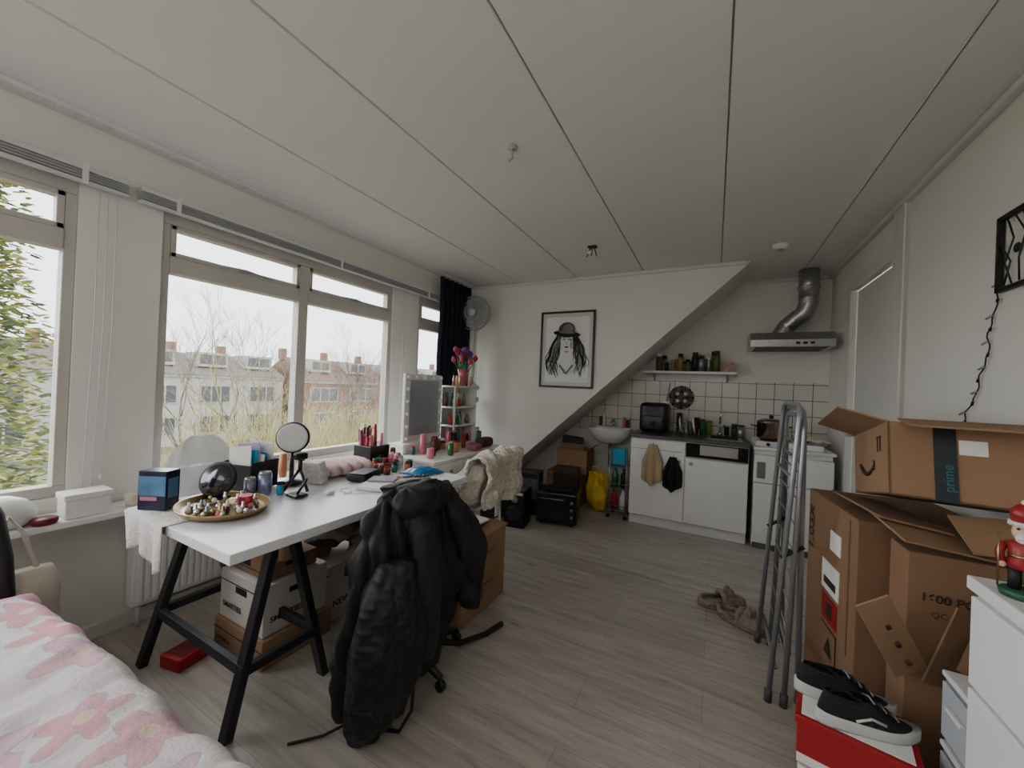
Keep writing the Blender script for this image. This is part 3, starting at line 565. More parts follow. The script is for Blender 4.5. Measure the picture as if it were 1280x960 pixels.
# ---------------------------------------------------------------- vanity chair with throw
b=B("vanity_chair")
for x,y in ((-1.70,2.22),(-1.42,2.22),(-1.70,2.54),(-1.42,2.54)): b.tube([(x,y,.44),(x+(.02 if x>-1.5 else -.02),y,.0)],.011,white)
b.box((-1.56,2.38,.45),(.34,.40,.03),white,bev=.01)
for y in (2.20,2.56): b.tube([(-1.42,y,.45),(-1.37,y,.76)],.012,white)
b.tube([(-1.37,2.20,.76),(-1.36,2.38,.78),(-1.37,2.56,.76)],.012,white)
for z in (.2,): b.tube([(-1.70,2.22,z),(-1.42,2.54,z+.1)],.006,blackp,6); b.tube([(-1.70,2.54,z),(-1.42,2.22,z+.1)],.006,blackp,6)
b.done()
b=B("knitted_throw"); kn=M("chunky_knit",(214,206,192),.95,var=.2,vs=50,bump=1,bs=55,bd=.02)
def th(u,v):
    y=2.06+.54*u; t=v*1.45
    if t<.35: x=-1.27+.02*math.sin(12*u); z=.50+t*.80
    elif t<.47: q=(t-.35)/.12; x=-1.27-.15*q; z=.785+.035*math.sin(PI*q)
    elif t<.80: q=(t-.47)/.33; x=-1.42-.05*q; z=.785-.27*q
    elif t<1.10: q=(t-.80)/.30; x=-1.47-.20*q; z=.515-.01*q; y-=.10*q
    else: q=(t-1.10)/.35; x=-1.67-.04*q; z=.50-.16*q; y-=.10+.04*q
    p=Vector((x,y+.02*math.sin(v*10),z)); n_=noise.noise(Vector((u*6,v*9,2)))*.07+noise.noise(Vector((u*16,v*22,5)))*.025
    rib=.018*abs(math.sin(u*2*PI*8+v*3))
    return p+Vector((.7*(n_+rib) if t<.8 else 0,0,n_+rib if t>.35 else 0))
b.grid(th,110,130,kn)
b.loft([(.50,-1.46,2.12,.08,.10),(.58,-1.44,2.13,.12,.13),(.68,-1.42,2.16,.10,.12),(.76,-1.40,2.2,.05,.08)],kn,n=40,folds=.12,fk=6,wob=.06,sub=5,seed=2)
b.done(solid=.02)
# ---------------------------------------------------------------- under-stairs
b=B("black_speaker"); b.box((-1.60,3.22,.17),(.20,.22,.34),blackp,bev=.008)
b.lathe([(.001,.0),(.05,.012),(.07,.004),(.075,0),(.075,-.01)],(-1.60,3.109,.13),M("cone",(40,40,42),.6),20,rot=(PI/2,0,0)); b.lathe([(.001,.01),(.03,.004),(.035,0)],(-1.60,3.109,.26),greym,16,rot=(PI/2,0,0)); b.bb(-1.68,-1.52,3.106,3.109,.30,.325,paper)
b.done(rot=.15,pivot=(-1.60,3.22,0))
b=B("toaster_oven"); b.box((-1.30,3.52,.165),(.38,.30,.28),blackp,bev=.012); b.box((-1.34,3.366,.165),(.26,.012,.20),M("oven_glass",(30,30,32),.08),bev=.004); b.tube([(-1.46,3.345,.255),(-1.23,3.345,.255)],.006,greym)
for z in (.10,.165,.23): b.cyl((-1.155,3.37,z),(-1.155,3.35,z),.014,greym)
b.box((-1.30,3.52,.318),(.25,.2,.02),black,bev=.004)
for dx in(-.14,.14): b.cyl((-1.30+dx,3.42,0),(-1.30+dx,3.42,.03),.015,black); b.cyl((-1.30+dx,3.62,0),(-1.30+dx,3.62,.03),.015,black)
b.done(rot=.2,pivot=(-1.3,3.5,0))
carton("cardboard_carton",-1.66,-1.25,4.05,4.40,.002,.36,card,"FRAGILE")
b=B("open_cardboard_box"); b.bb(-1.55,-1.20,4.05,4.32,.365,.62,card2,.003); b.box((-1.36,4.0,.66),(.27,.10,.004),card2,rot=(-.9,0,0)); b.box((-1.16,4.16,.66),(.10,.25,.004),card,rot=(0,-.6,0)); b.box((-1.40,4.15,.69),(.22,.18,.12),black,rot=(0,.1,.2),bev=.01); b.done()
product_box("coffee_machine_box",(-1.36,3.88,.001),(.26,.14,.46),.1,[M("dk_brown_box",(70,54,42),.6),ink])
product_box("poster_boxes",(-1.90,3.30,.001),(.20,.24,.36),.2,[black,M("photo_print",(120,110,90),.5,var=.7,vs=15)])
product_box("printer_box",(-1.66,3.62,.001),(.22,.22,.42),.2,[M("dk_grey",(45,45,48),.6),M("grey_pr",(90,90,95),.5,var=.4,vs=12)])
b=B("yellow_shopping_bag"); b.loft([(.002,-1.07,4.10,.10,.08),(.10,-1.07,4.10,.13,.10),(.25,-1.07,4.10,.125,.09),(.36,-1.08,4.10,.10,.06),(.40,-1.08,4.10,.09,.05)],yellow,n=60,folds=.09,fk=7,wob=.06,caps=False)
b.tube([(-1.14,4.04,.38),(-1.12,4.04,.47),(-1.04,4.04,.47),(-1.02,4.04,.38)],.006,yellow); b.done(solid=.003)
b=B("wash_basin"); cer=M("ceramic",(228,228,224),.15)
def bas(u,v):
    th=2*PI*u; prof=[(.30,-.17),(.55,-.15),(.85,-.08),(.98,-.02),(1,0),(.97,.008),(.88,.0),(.80,-.05),(.5,-.10),(.05,-.11)]
    t=v*(len(prof)-1); i=min(int(t),len(prof)-2); w=t-i; r=prof[i][0]*(1-w)+prof[i+1][0]*w; z=prof[i][1]*(1-w)+prof[i+1][1]*w
    c_,s_=math.cos(th),math.sin(th); x=.24*r*(abs(c_)**.7)*(1 if c_>0 else -1); y=.19*r*(abs(s_)**.7)*(1 if s_>0 else -1)
    return Vector((-1.02+x,4.30+y,.87+z))
b.grid(bas,48,36,cer,closeu=True); b.bb(-1.2,-.84,4.42,4.49,.80,.875,cer,.01)
b.cyl((-1.02,4.33,.70),(-1.02,4.33,.45),.02,chrome); b.tube([(-1.02,4.33,.45),(-1.02,4.40,.42),(-1.02,4.49,.45)],.018,chrome)
b.cyl((-1.02,4.44,.87),(-1.02,4.44,.95),.015,chrome); b.tube([(-1.02,4.44,.94),(-1.02,4.38,.96),(-1.02,4.32,.93)],.010,chrome); b.sph((-1.02,4.44,.965),(.02,.02,.012),chrome)
b.done()
for i,(x,h,c) in enumerate(((-1.17,.12,red),(-1.13,.14,paper),(-.90,.12,pink),(-.86,.10,brownj))): can("toiletry_bottle",x,4.455,.880,.018,h,c,white)
b=B("utility_trolley")
for x in (-.92,-.75):
    for y in (3.92,4.12): b.cyl((x,y,.04),(x,y,.72),.007,greym); b.sph((x,y,.02),.02,black,8,6)
for z in (.08,.30,.52):
    b.bb(-.92,-.75,3.92,4.12,z,z+.006,greym); zz=z+.05
    b.tube([(-.92,3.92,zz),(-.75,3.92,zz),(-.75,4.12,zz),(-.92,4.12,zz)],.004,greym,6,closed=True)
for i,(z,c) in enumerate(((.086,red),(.086,paper),(.306,green),(.306,black),(.526,cyan),(.526,cyan))):
    b.lathe([(.033,0),(.035,.12),(.014,.16),(.014,.19),(.001,.19)],(-.875+.085*(i%2),4.0,z),c,12)
b.bb(-.90,-.77,3.93,3.97,.54,.70,cyan,.01)
b.done()
# ---------------------------------------------------------------- kitchenette
b=B("kitchen_cabinet"); K0,K1,KF=-.71,.28,3.88; top=M("worktop_dark",(80,78,75),.35,var=.1,vs=30)
b.bb(K0,K1,KF+.05,YB-.01,0,.10,whitem); b.bb(K0,K1,KF,YB-.01,.10,.845,whitem)
b.bb(K0-.01,K1+.01,KF-.03,YB-.01,.85,.88,top,.004)
mid=-.22
b.bb(K0+.003,mid-.003,KF-.018,KF,.105,.835,white,.003)
b.bb(mid+.003,K1-.003,KF-.018,KF,.105,.70,white,.003)
b.bb(mid+.004,K1-.004,KF-.004,KF+.001,.71,.84,dark); b.box((mid+.27,KF-.006,.785),(.30,.006,.09),steel,bev=.002)
b.bb(mid+.02,K1-.02,KF-.012,KF-.004,.705,.715,steel)
b.box((mid-.05,KF-.024,.66),(.03,.012,.03),chrome,bev=.004); b.box((mid+.05,KF-.024,.655),(.03,.012,.03),chrome,bev=.004); b.bb(K0+.02,mid-.02,KF-.0195,KF-.0175,.745,.748,MC["dkgrey"])
b.bb(-.05,.24,4.02,4.38,.879,.884,steel,.002); b.bb(-.02,.21,4.06,4.34,.8845,.886,dark)
b.lathe([(.025,0),(.022,.02),(.012,.03),(.012,.10)],(.06,4.42,.884),chrome,14); b.tube([(.06,4.42,.98),(.06,4.41,1.10),(.06,4.37,1.15),(.06,4.30,1.14),(.06,4.26,1.08)],.009,chrome,10); b.tube([(.06,4.42,.96),(.10,4.42,.99)],.008,chrome)
b.done()
def towel(name,xc,w,l,mt,z=.80):
    b=B(name)
    def f(u,v):
        ww=w*(.35+.65*min(1,v*2.0)); x=xc+(u-.5)*ww; return Vector((x,KF-.040-.012*math.sin(u*16)*(.3+v)-.01*math.sin(PI*u),z-l*v*(1-.35*abs(u-.45))))
    b.grid(f,30,16,mt); b.tube([(xc,KF-.02,z+.01),(xc,KF-.035,z+.005),(xc,KF-.035,z-.02)],.005,chrome,6); b.done(solid=.006)
towel("tea_towel",-.50,.19,.40,M("beige_towel",(178,160,124),.95,var=.1,bump=.5,bs=150)); towel("kitchen_cloth",-.32,.17,.33,M("black_towel",(22,22,24),.95,bump=.5,bs=150),z=.70)
b=B("air_fryer"); b.box((-.54,4.21,1.035),(.27,.29,.30),blackp,bev=.045,seg=5); b.box((-.54,4.21,.893),(.22,.24,.02),black,bev=.004); b.box((-.54,4.065,.985),(.19,.02,.14),M("fryer_drawer",(30,30,32),.35),bev=.012,seg=3); b.box((-.54,4.03,.985),(.035,.06,.03),blackp,bev=.008); b.box((-.54,4.068,1.12),(.12,.01,.05),M("fryer_panel",(50,52,56),.15),bev=.004); b.done()
b=B("woven_trivet"); pc=Vector((-.315,4.478,1.25)); pm=M("trivet_pattern",(80,72,66),.7,var=.9,vs=35)
b.lathe([(.001,-.006),(.10,-.006),(.12,0),(.10,.006),(.001,.006)],pc,pm,28,rot=(PI/2,0,0))
for i in range(24): a=2*PI*i/24; b.sph(pc+Vector((.112*math.cos(a),0,.112*math.sin(a))),(.016,.008,.016),[black,M("warm_grey",(120,110,98),.8),pm][i%3],10,6)
for i in range(8): a=2*PI*i/8; b.sph(pc+Vector((.055*math.cos(a),-.006,.055*math.sin(a))),(.018,.004,.018),cream if i%2 else black,8,6)
b.done()
b=B("spatula"); b.cyl((-.43,4.475,1.40),(-.46,4.475,1.20),.006,steel); b.box((-.465,4.475,1.15),(.05,.004,.09),steel,bev=.001); b.done()
b=B("wall_shelf"); b.bb(-.70,.19,4.32,YB-.011,1.50,1.525,white,.004)
for x in (-.6,.1): b.prism([(x,YB-.011,1.5),(x,4.38,1.5),(x,YB-.011,1.42)],(.015,0,0),steel)
b.done()
b=B("spice_jars")
for i in range(17):
    x=-.54+.034*i+.01*random.random(); y=4.38+.05*(i%2); r=.022+.014*random.random(); h=.10+.12*random.random()
    m1=random.choice([brownj,M("spice_green",(80,96,56),.4),M("spice_tan",(150,124,84),.4),M("amber",(105,62,30),.3),greym,M("dk",(40,38,36),.4),M("spice_tan",(150,124,84),.4)])
    b.lathe([(r,0),(r,h*.75),(r*.7,h*.8)],(x,y,1.526),m1,12); b.lathe([(r*.8,h*.8),(r*.8,h),(.001,h)],(x,y,1.526),random.choice([black,steel,white,brownj,greym]),12)
b.bb(.04,.16,4.36,4.44,1.526,1.62,M("tea_box",(160,135,110),.6,var=.5,vs=30),.003)
b.done()
b=B("range_hood"); b.prism([(.27,YB-.011,1.74),(.27,4.02,1.74),(.27,4.02,1.80),(.27,4.08,1.87),(.27,YB-.011,1.87)],(.60,0,0),alu)
b.bb(.31,.83,4.07,4.44,1.735,1.741,M("hood_filter",(90,88,80),.6,.3,bump=.5,bs=200))
for i in range(3): b.bb(.60+.05*i,.63+.05*i,4.014,4.02,1.76,1.78,black)
pts=[];rad=[]
P=[Vector((.52,4.30,1.87)),Vector((.56,4.30,1.95)),Vector((.62,4.28,2.01)),Vector((.68,4.25,2.06)),Vector((.71,4.24,2.14)),Vector((.71,4.24,2.22))]
for i in range(len(P)-1):
    for k in range(6): pts.append(P[i].lerp(P[i+1],k/6)); rad.append(.068+.006*(k%2))
b.tube(pts,.06,alu,22,radii=rad); b.cyl((.71,4.24,2.20),(.71,4.24,H),.076,alu,n=24); b.cyl((.71,4.24,2.28),(.71,4.24,2.30),.084,alu,n=24); b.lathe([(.085,0),(.085,.02)],(.52,4.30,1.87),alu)
b.done()
b=B("mini_fridge"); b.bb(.32,.86,3.93,4.47,.01,.84,white,.006); b.bb(.32,.86,3.875,3.925,.05,.80,white,.01); b.bb(.31,.87,3.87,4.47,.84,.865,white,.006); b.bb(.34,.40,3.868,3.876,.60,.74,greym,.003); b.bb(.33,.85,3.89,3.93,0,.05,M("kick",(90,90,92),.5))
b.bb(.322,.858,3.872,3.877,.56,.565,MC["dkgrey"]); b.done()
b=B("electric_hob"); b.bb(.33,.80,3.93,4.35,.866,.91,whitem,.008)
for x,y in ((.45,4.05),(.67,4.2)): b.lathe([(.08,0),(.085,.008),(.07,.014),(.001,.014)],(x,y,.91),black,24)
for x in (.42,.50): b.cyl((x,3.93,.888),(x,3.915,.888),.014,black)
b.done()
b=B("cooking_pot"); cop=M("copper_steel",(150,125,108),.2,1,var=.1)
b.lathe([(.09,0),(.105,.01),(.108,.14),(.112,.145)],(.45,4.07,.926),cop,28); b.lathe([(.11,.145),(.10,.16),(.05,.178),(.001,.182)],(.45,4.07,.926),M("lid_glass",(130,130,128),.1,.8),28); b.sph((.45,4.07,1.12),(.018,.018,.014),black)
for s in (-1,1): b.tube([(.45+s*.108,4.05,1.03),(.45+s*.15,4.05,1.04),(.45+s*.15,4.09,1.04),(.45+s*.108,4.09,1.03)],.006,cop)
b.done()
b=B("dish_cloth"); b.grid(lambda u,v:Vector((.62+.22*u,3.92+.25*v,.955+.03*noise.noise(Vector((u*4,v*4,5))))),16,16,cream); b.done(solid=.01)
for nm,x,y,r,h,c1,c2 in (("soap_bottle",-.10,4.36,.03,.17,green,white),("soap_bottle",-.04,4.42,.028,.14,M("lime",(120,145,60),.3),red),("glass_jar",-.20,4.38,.035,.12,M("jar_grey",(120,125,120),.2),steel),("oil_bottle",-.32,4.40,.028,.20,M("olive",(70,70,30),.2),black),("coffee_tin",.19,4.43,.03,.13,M("tinb",(60,50,45),.4),steel),("utensil_cup",.24,4.35,.035,.12,greym,black),("glass_jar",-.15,4.445,.03,.16,brownj,black),("glass_jar",.12,4.44,.022,.10,black,steel)):
    can(nm,x,y,.887,r,h,c1,c2)
b=B("dish_rack")
for i in range(7): b.tube([(-.33+.035*i,4.05,.884),(-.33+.035*i,4.05,.95),(-.33+.035*i,4.25,.95),(-.33+.035*i,4.25,.884)],.003,steel,5)
for i in range(3): b.lathe([(.001,0),(.06,.004),(.085,.016),(.08,.018),(.001,.006)],(-.30+.06*i,4.15,.98),[white,M("plate_g",(120,125,120),.3),white][i],24,rot=(0,PI/2-.15,0))
b.done()
# ---------------------------------------------------------------- right side
b=B("drying_rack"); gm=M("rack_grey",(154,156,161),.35,.6,var=.03)
def fr_(x,yo,ztop,tilt,r=.0105):
    y0,y1=1.98+yo,2.42+yo; pts=[]
    for p in ((y0,0.02),(y0,ztop-.06),(y0+.02,ztop-.015),(y0+.06,ztop),(y1-.06,ztop),(y1-.02,ztop-.015),(y1,ztop-.06),(y1,.02)): pts.append((x+tilt*p[1],p[0],p[1]))
    b.tube(pts,r,gm,10)
fr_(.245,0,1.27,.06); fr_(.30,.0,1.22,.03); fr_(.35,.02,1.25,-.01)
for z in (.15,.95): b.tube([(.26+.05*z,1.98,z),(.26+.05*z,2.42,z)],.008,gm); b.tube([(.31+.02*z,1.98,z+.08),(.31+.02*z,2.42,z+.08)],.008,gm)
for i in range(9):
    z=.22+.11*i; b.tube([(.29+.03*z,1.98,z),(.29+.03*z,2.42,z)],.0035,gm,6)
for y in (1.98,2.42):
    for x in (.245,.30): b.cyl((x,y,.0),(x+.002,y,.05),.015,M("foot_grey",(70,70,74),.5))
    b.tube([(.27,y,.62),(.35,y,.68)],.008,black)
b.done()
b=B("tall_cardboard_box"); ax=.47; b.bb(ax,.90,1.80,2.30,.002,.87,card,.004)
b.text("1.03X",(ax-.003,2.22,.60),.085,ink,MXU.copy(),.0015)
b.box((ax-.002,1.98,.72),(.003,.10,.08),paper); b.box((ax-.002,2.02,.56),(.003,.17,.12),paper); b.box((ax-.0035,2.02,.54),(.002,.12,.03),ink); b.box((ax-.002,2.02,.43),(.003,.15,.10),red); b.box((ax-.0035,2.02,.43),(.002,.06,.06),ink)
b.box((ax-.002,2.02,.28),(.002,.15,.16),ink); b.box((ax-.0035,2.02,.28),(.002,.14,.15),card); b.text("▲",(ax-.005,2.06,.25),.10,ink,MX)
b.box((ax-.002,1.86,.60),(.002,.01,.5),cardin)
b.done(rot=.10,pivot=(.48,1.80,0))
b=B("opened_carton"); b.bb(.545,.905,1.63,1.76,.002,.84,card,.004); b.text("1600 PCS",(.575,1.627,.70),.034,ink,MY,.001); b.text("QC PASS",(.60,1.627,.655),.024,ink,MY)
b.box((.64,1.68,.885),(.28,.20,.006),card2,rot=(.15,.12,.15)); b.box((.56,1.88,.905),(.18,.40,.006),card,rot=(-.02,.15,.1)); b.box((.78,1.62,.93),(.25,.18,.006),card2,rot=(.35,-.1,-.1))
b.done()
b=B("cardboard_scraps"); b.box((.49,1.55,.60),(.09,.006,.27),card2,rot=(.25,-.55,.2)); b.box((.64,1.57,.60),(.10,.006,.26),cardin,rot=(.2,.15,.3)); b.box((.70,1.54,.64),(.10,.006,.20),card,rot=(-.2,.3,-.2)); b.box((.74,1.56,.64),(.14,.006,.18),card2,rot=(.1,-.2,.5))
for k in range(4): b.box((.455+.022*k,1.538-.004*k,.675-.042*k),(.012,.009,.012),ink,rot=(.25,-.55,.2))
b.done()
b=B("open_shipping_carton")
x0,x1,y0,y1,z0,z1=.51,.90,1.62,2.06,0,.24; t=.006
b.bb(x0,x1,y0,y0+t,z0,z1,card2); b.bb(x0,x1,y1-t,y1,z0,z1,card2); b.bb(x0,x0+t,y0,y1,z0,z1,card2); b.bb(x1-t,x1,y0,y1,z0,z1,card2); b.bb(x0,x1,y0,y1,z0,z0+t,cardin)
b.box((x0-.06,(y0+y1)/2,z1+.02),(.14,.43,t),card2,rot=(0,.3,0)); b.box(((x0+x1)/2+.02,y0-.06,z1-.01),(.38,.13,t),card2,rot=(.3,0,0)); b.box(((x0+x1)/2,y1+.05,z1+.03),(.38,.12,t),card2,rot=(.5,0,0))
b.box((x0+.13,y0-.002,z0+.12),(.05,.003,.24),M("dark_tape",(30,40,46),.3)); b.text("prime",(x0+.145,y0-.005,z0+.03),.035,M("tape_text",(50,110,130),.4),Matrix(((0,-1,0),(0,0,-1),(1,0,0))))
b.box((x0+.19,y0-.002,z0+.17),(.06,.003,.045),paper)
sm=[(x0-.003,1.95-.18*i/12,z0+.11-.035*math.sin(PI*i/12)-.01*i/12) for i in range(13)]
b.tube(sm,.006,ink,6,radii=[.003+.005*math.sin(PI*min(1,i/12+.1)) for i in range(13)]); b.box((x0-.002,1.775,z0+.10),(.003,.012,.035),ink)
for dy in (0,.03): b.box((x0-.002,1.70+dy,z0+.17),(.002,.006,.05),ink); b.box((x0-.002,1.70+dy,z0+.195),(.002,.018,.006),ink)
b.xf((x0,y0,0),rot=(-.20,0,-.06),move=(0,.05,1.0)); b.done()
DXX=.54
b=B("white_dresser"); b.bb(DXX+.015,.915,.35,1.30,.0,.87,whitem,.003); b.bb(DXX,.92,.34,1.31,.87,.90,whitem,.003)
for i in range(4): z=.03+.21*i; b.bb(DXX,DXX+.018,.36,1.29,z,z+.20,white,.003)
b.done()
b=B("plastic_drawer_unit"); pl=M("clear_plastic",(180,187,196),.25,alpha=.55)
for z in (.0,.19,.38):
    b.bb(.585,.90,1.325,1.50,z+.005,z+.175,pl,.006); b.bb(.578,.585,1.33,1.495,z+.02,z+.165,M("frost_plastic",(190,196,204),.3,alpha=.8),.004); b.bb(.566,.578,1.38,1.45,z+.11,z+.12,plast,.003)
    b.bb(.58,.905,1.32,1.505,z+.175,z+.19,plast,.004)
    for q in range(4): b.sph((.63+.06*q,1.41,z+.05),(.035,.05,.03),[paper,greym,pink,cyan][q],10,6)
b.done()
b=B("shoe_box"); b.bb(.26,.50,1.40,1.60,.002,.20,blue,.003); b.bb(.262,.498,1.398,1.40,.03,.15,paper); b.bb(.255,.505,1.395,1.605,.16,.205,paper,.003); b.xf((.38,1.5,0),(0,0,-.2),(.02,.01,0)); b.done()
b=B("shoe_box"); b.bb(.25,.51,1.40,1.60,.21,.325,red,.003); b.bb(.252,.508,1.397,1.40,.215,.24,paper); b.bb(.245,.515,1.395,1.605,.325,.350,red,.003); b.bb(.26,.50,1.41,1.59,.348,.352,paper); b.xf((.38,1.5,0),(0,0,-.2),(.02,.01,0)); b.done()
def sneaker(name,loc,rot):
    b=B(name); up=M("black_knit",(24,24,26),.85,bump=.4,bs=200); so=M("white_sole",(198,198,195),.6)
    def wd_(c_): return .042*(1+.12*math.cos(PI*(c_-.55)*1.1))
    def sole(u,v):
        th=2*PI*u; c_,s_=math.cos(th),math.sin(th); return Vector((wd_(c_)*s_*(1+.05*math.sin(v*PI)),.14*c_,.030*v+(.010*v*max(0,-c_))+.012*(max(0,c_-.6))))
    b.grid(sole,40,4,so,closeu=True,caps=True)
    def upp(u,v):
        th=2*PI*u; c_,s_=math.cos(th),math.sin(th); yy=.135*c_*(1-.55*v)-.055*v; h=.028+(.066*v**.7)*(1 if yy<.0 else max(.35,1-yy*7)); return Vector((wd_(c_)*.93*s_*(1-.40*v),yy,h+.006*max(0,-c_)))
    b.grid(upp,40,12,up,closeu=True)
    b.lathe([(.001,0),(.022,0)],(0,-.055,.070),dark,16,sc=(1,1.8,1))
    b.tube([(.026*math.cos(2*PI*q/18),-.055+.046*math.sin(2*PI*q/18),.088-.012*(math.sin(2*PI*q/18)>.5)) for q in range(18)],.006,up,6,closed=True)
    b.grid(lambda u,v:Vector(((u-.5)*.034,-.012+.075*v,.100-.048*v+.004*math.sin(PI*u))),6,6,up)
    for i in range(5): b.tube([(-.020,-.002+.016*i,.094-.010*i),(0,.004+.016*i,.102-.010*i),(.020,.008+.016*i,.092-.010*i)],.003,black if i%2 else greym,5)
    for s in (-1,1): b.tube([(s*.041,-.05,.045),(s*.040,-.01,.06),(s*.036,.03,.045)],.004,so,5)
    R=Euler(rot).to_matrix(); b.v=[R@(v*.92)+Vector(loc) for v in b.v]; return b.done()
sneaker("sneaker",(.39,1.57,.353),(0,0,-1.45)); sneaker("sneaker",(.42,1.475,.353),(0,0,-1.30))
def slipper(loc,rz):
    b=B("fluffy_slipper"); fz=M("slipper_fleece",(148,134,124),.98,var=.2,vs=40,bump=1,bs=120)
    def f(u,v):
        th=2*PI*u; c_,s_=math.cos(th),math.sin(th); return Vector((.052*s_,.125*c_,.025*v))
    b.grid(f,28,2,fz,closeu=True,caps=True)
    def g2(u,v):
        a=PI*u; y=.0+.12*v; w=.056*math.sqrt(max(.02,1-(y/.135)**2)); return Vector((-w*math.cos(a),y,.02+.055*math.sin(a)*(1-.5*v**2)+.006*noise.noise(Vector((u*9,v*9,0)))))
    b.grid(g2,16,10,fz); b.tube([(-.05,0,.03),(-.035,0,.065),(0,0,.078),(.035,0,.065),(.05,0,.03)],.014,fz,8)
    b.tube([(-.045,-.02,.03),(-.04,-.09,.03),(0,-.118,.03),(.04,-.09,.03),(.045,-.02,.03)],.013,fz,8)
    for s in (-1,1): b.sph((s*.02,.04,.075),(.014,.02,.03),fz,8,6)
    R=Matrix.Rotation(rz,3,'Z'); b.v=[R@(v*1.12)+Vector(loc) for v in b.v]; return b.done(solid=.004)
slipper((.08,2.70,.003),-1.1); slipper((.18,2.55,.003),-2.1)
b=B("nutcracker_figurine"); nx,ny,nz=.585,1.22,.90; nb=M("nut_green",(30,80,55),.4); nr=M("nut_red",(145,26,32),.4); sk=M("nut_skin",(215,175,150),.5); nw=M("nut_fur",(226,224,218),.95,bump=.8,bs=150)
b.lathe([(.035,0),(.038,.012),(.034,.018)],(nx,ny,nz),nb)
for s in (-1,1):
    b.cyl((nx+s*.012,ny,nz+.018),(nx+s*.012,ny,nz+.07),.011,black); b.tube([(nx+s*.028,ny,nz+.125),(nx+s*.036,ny-.004,nz+.10),(nx+s*.032,ny-.012,nz+.078)],.008,nr); b.sph((nx+s*.031,ny-.014,nz+.073),.008,sk,8,6)
b.lathe([(.024,.068),(.028,.08),(.022,.10),(.028,.128),(.012,.135)],(nx,ny,nz),nr,16); b.lathe([(.0245,.095),(.0245,.102)],(nx,ny,nz),gold,16)
b.sph((nx,ny,nz+.155),(.020,.020,.024),sk); b.sph((nx,ny-.016,nz+.143),(.014,.010,.014),nw,10,6); b.sph((nx,ny-.020,nz+.157),.004,sk,8,6)
for s in (-1,1): b.sph((nx+s*.008,ny-.018,nz+.164),.003,black,6,4)
b.lathe([(.026,.170),(.026,.180)],(nx,ny,nz),nw,16); b.lathe([(.021,.178),(.024,.205),(.012,.22),(.001,.222)],(nx,ny,nz),nr,16); b.sph((nx,ny,nz+.226),.007,nw,8,6)
b.tube([(nx-.036,ny-.02,nz+.02),(nx-.036,ny-.02,nz+.15)],.002,gold,6)
b.xf((nx,ny,nz),rot=(0,0,-.5),sc=.88); b.done()
b=B("wire_wall_art"); bm2=M("black_wire",(18,18,18),.5)
for a in ((1.70,1.715),(2.085,2.10)): b.bb(XR-.02,XR-.004,a[0],a[1],1.72,2.0,bm2)
for z in (1.72,1.985): b.bb(XR-.02,XR-.004,1.70,2.10,z,z+.015,bm2)
for i in range(9):
    y=1.74+.04*i; b.tube([(XR-.014,y,1.74),(XR-.016,y+.04*math.sin(i*2.1),1.82),(XR-.016,y-.03*math.sin(i*1.3),1.90),(XR-.014,y+.03,1.98)],.003,bm2,5)
for i in range(3): b.sph((XR-.012,1.80+.1*i,1.86),(.004,.02,.018),bm2,12,6)
b.done()
b=B("string_lights"); pts=[(XR-.01,2.095,1.76),(XR-.01,2.11,1.66),(XR-.01,2.15,1.58),(XR-.01,2.14,1.50),(XR-.01,2.19,1.42),(XR-.01,2.21,1.34),(XR-.012,2.27,1.27),(XR-.012,2.29,1.21)]
sp=[]
for i in range(len(pts)-1):
    for k in range(5): sp.append(Vector(pts[i]).lerp(Vector(pts[i+1]),k/5)+Vector((0,.008*math.sin((i*5+k)*1.3),0)))
b.tube(sp,.0025,black,5)
for i,p in enumerate(sp[::3]): b.cyl(p,p+Vector((-.010,.018*(-1)**i,-.012)),.0045,black if i%2 else greym,n=6)
b.done()
# ---------------------------------------------------------------- outside
b=B("ground_lawn"); b.bb(-90,-3,-60,90,-5.2,-5.0,M("grass",(104,106,78),.9,var=.3,vs=.5)); b.done(origin=False)
brick=M("brick_facade",(126,94,82),.9,var=.15,vs=3); roof=M("roof_tiles",(112,84,80),.9,var=.2,vs=4); wf=M("white_facade",(172,170,165),.8,var=.06,vs=1); wgl=M("far_window",(70,76,84),.3)
roof2=M("roof_grey",(112,106,104),.9,var=.2,vs=4)
def terrace(name,x,y0,n,w,eave,ridge,fac,rf,rot=0):
    b=B(name)
    L=n*w; b.bb(x-8,x,y0,y0+L,-5,eave,fac)
    b.prism([(x+.3,y0,eave),(x-4,y0,ridge),(x-8.3,y0,eave)],(0,L,0),rf); b.bb(x,x+.15,y0,y0+L,eave-.25,eave,wf)
    for i in range(n):
        yy=y0+i*w
        for z in (-4,-1.3):
            if z+1.6<eave:
                b.bb(x+.02,x+.08,yy+.7,yy+w-.9,z-.1,z+1.5,wf); b.bb(x+.05,x+.10,yy+.8,yy+w-1,z,z+1.4,wgl)
                for q in range(1,3): b.bb(x+.09,x+.12,yy+.8+q*(w-1.8)/3-.05,yy+.8+q*(w-1.8)/3+.05,z,z+1.4,wf)
        b.box((x-2.0,yy+w/2,(eave+ridge)/2+.4),(2.2,2.4,1.3),wf); b.bb(x-.92,x-.88,yy+w/2-1.0,yy+w/2+1.0,(eave+ridge)/2,(eave+ridge)/2+.85,wgl); b.bb(x-.9,x-.86,yy+w/2-.05,yy+w/2+.05,(eave+ridge)/2,(eave+ridge)/2+.85,wf)
        b.bb(x-4.3,x-3.7,yy-.3,yy+.3,ridge-.3,ridge+.9,brick)
    b.done(rot=rot,pivot=(x,y0,0))
terrace("terraced_houses",-38,25,8,5.0,.9,3.4,brick,roof)
terrace("terraced_houses",-40,4,5,4.0,1.1,3.1,wf,roof2)
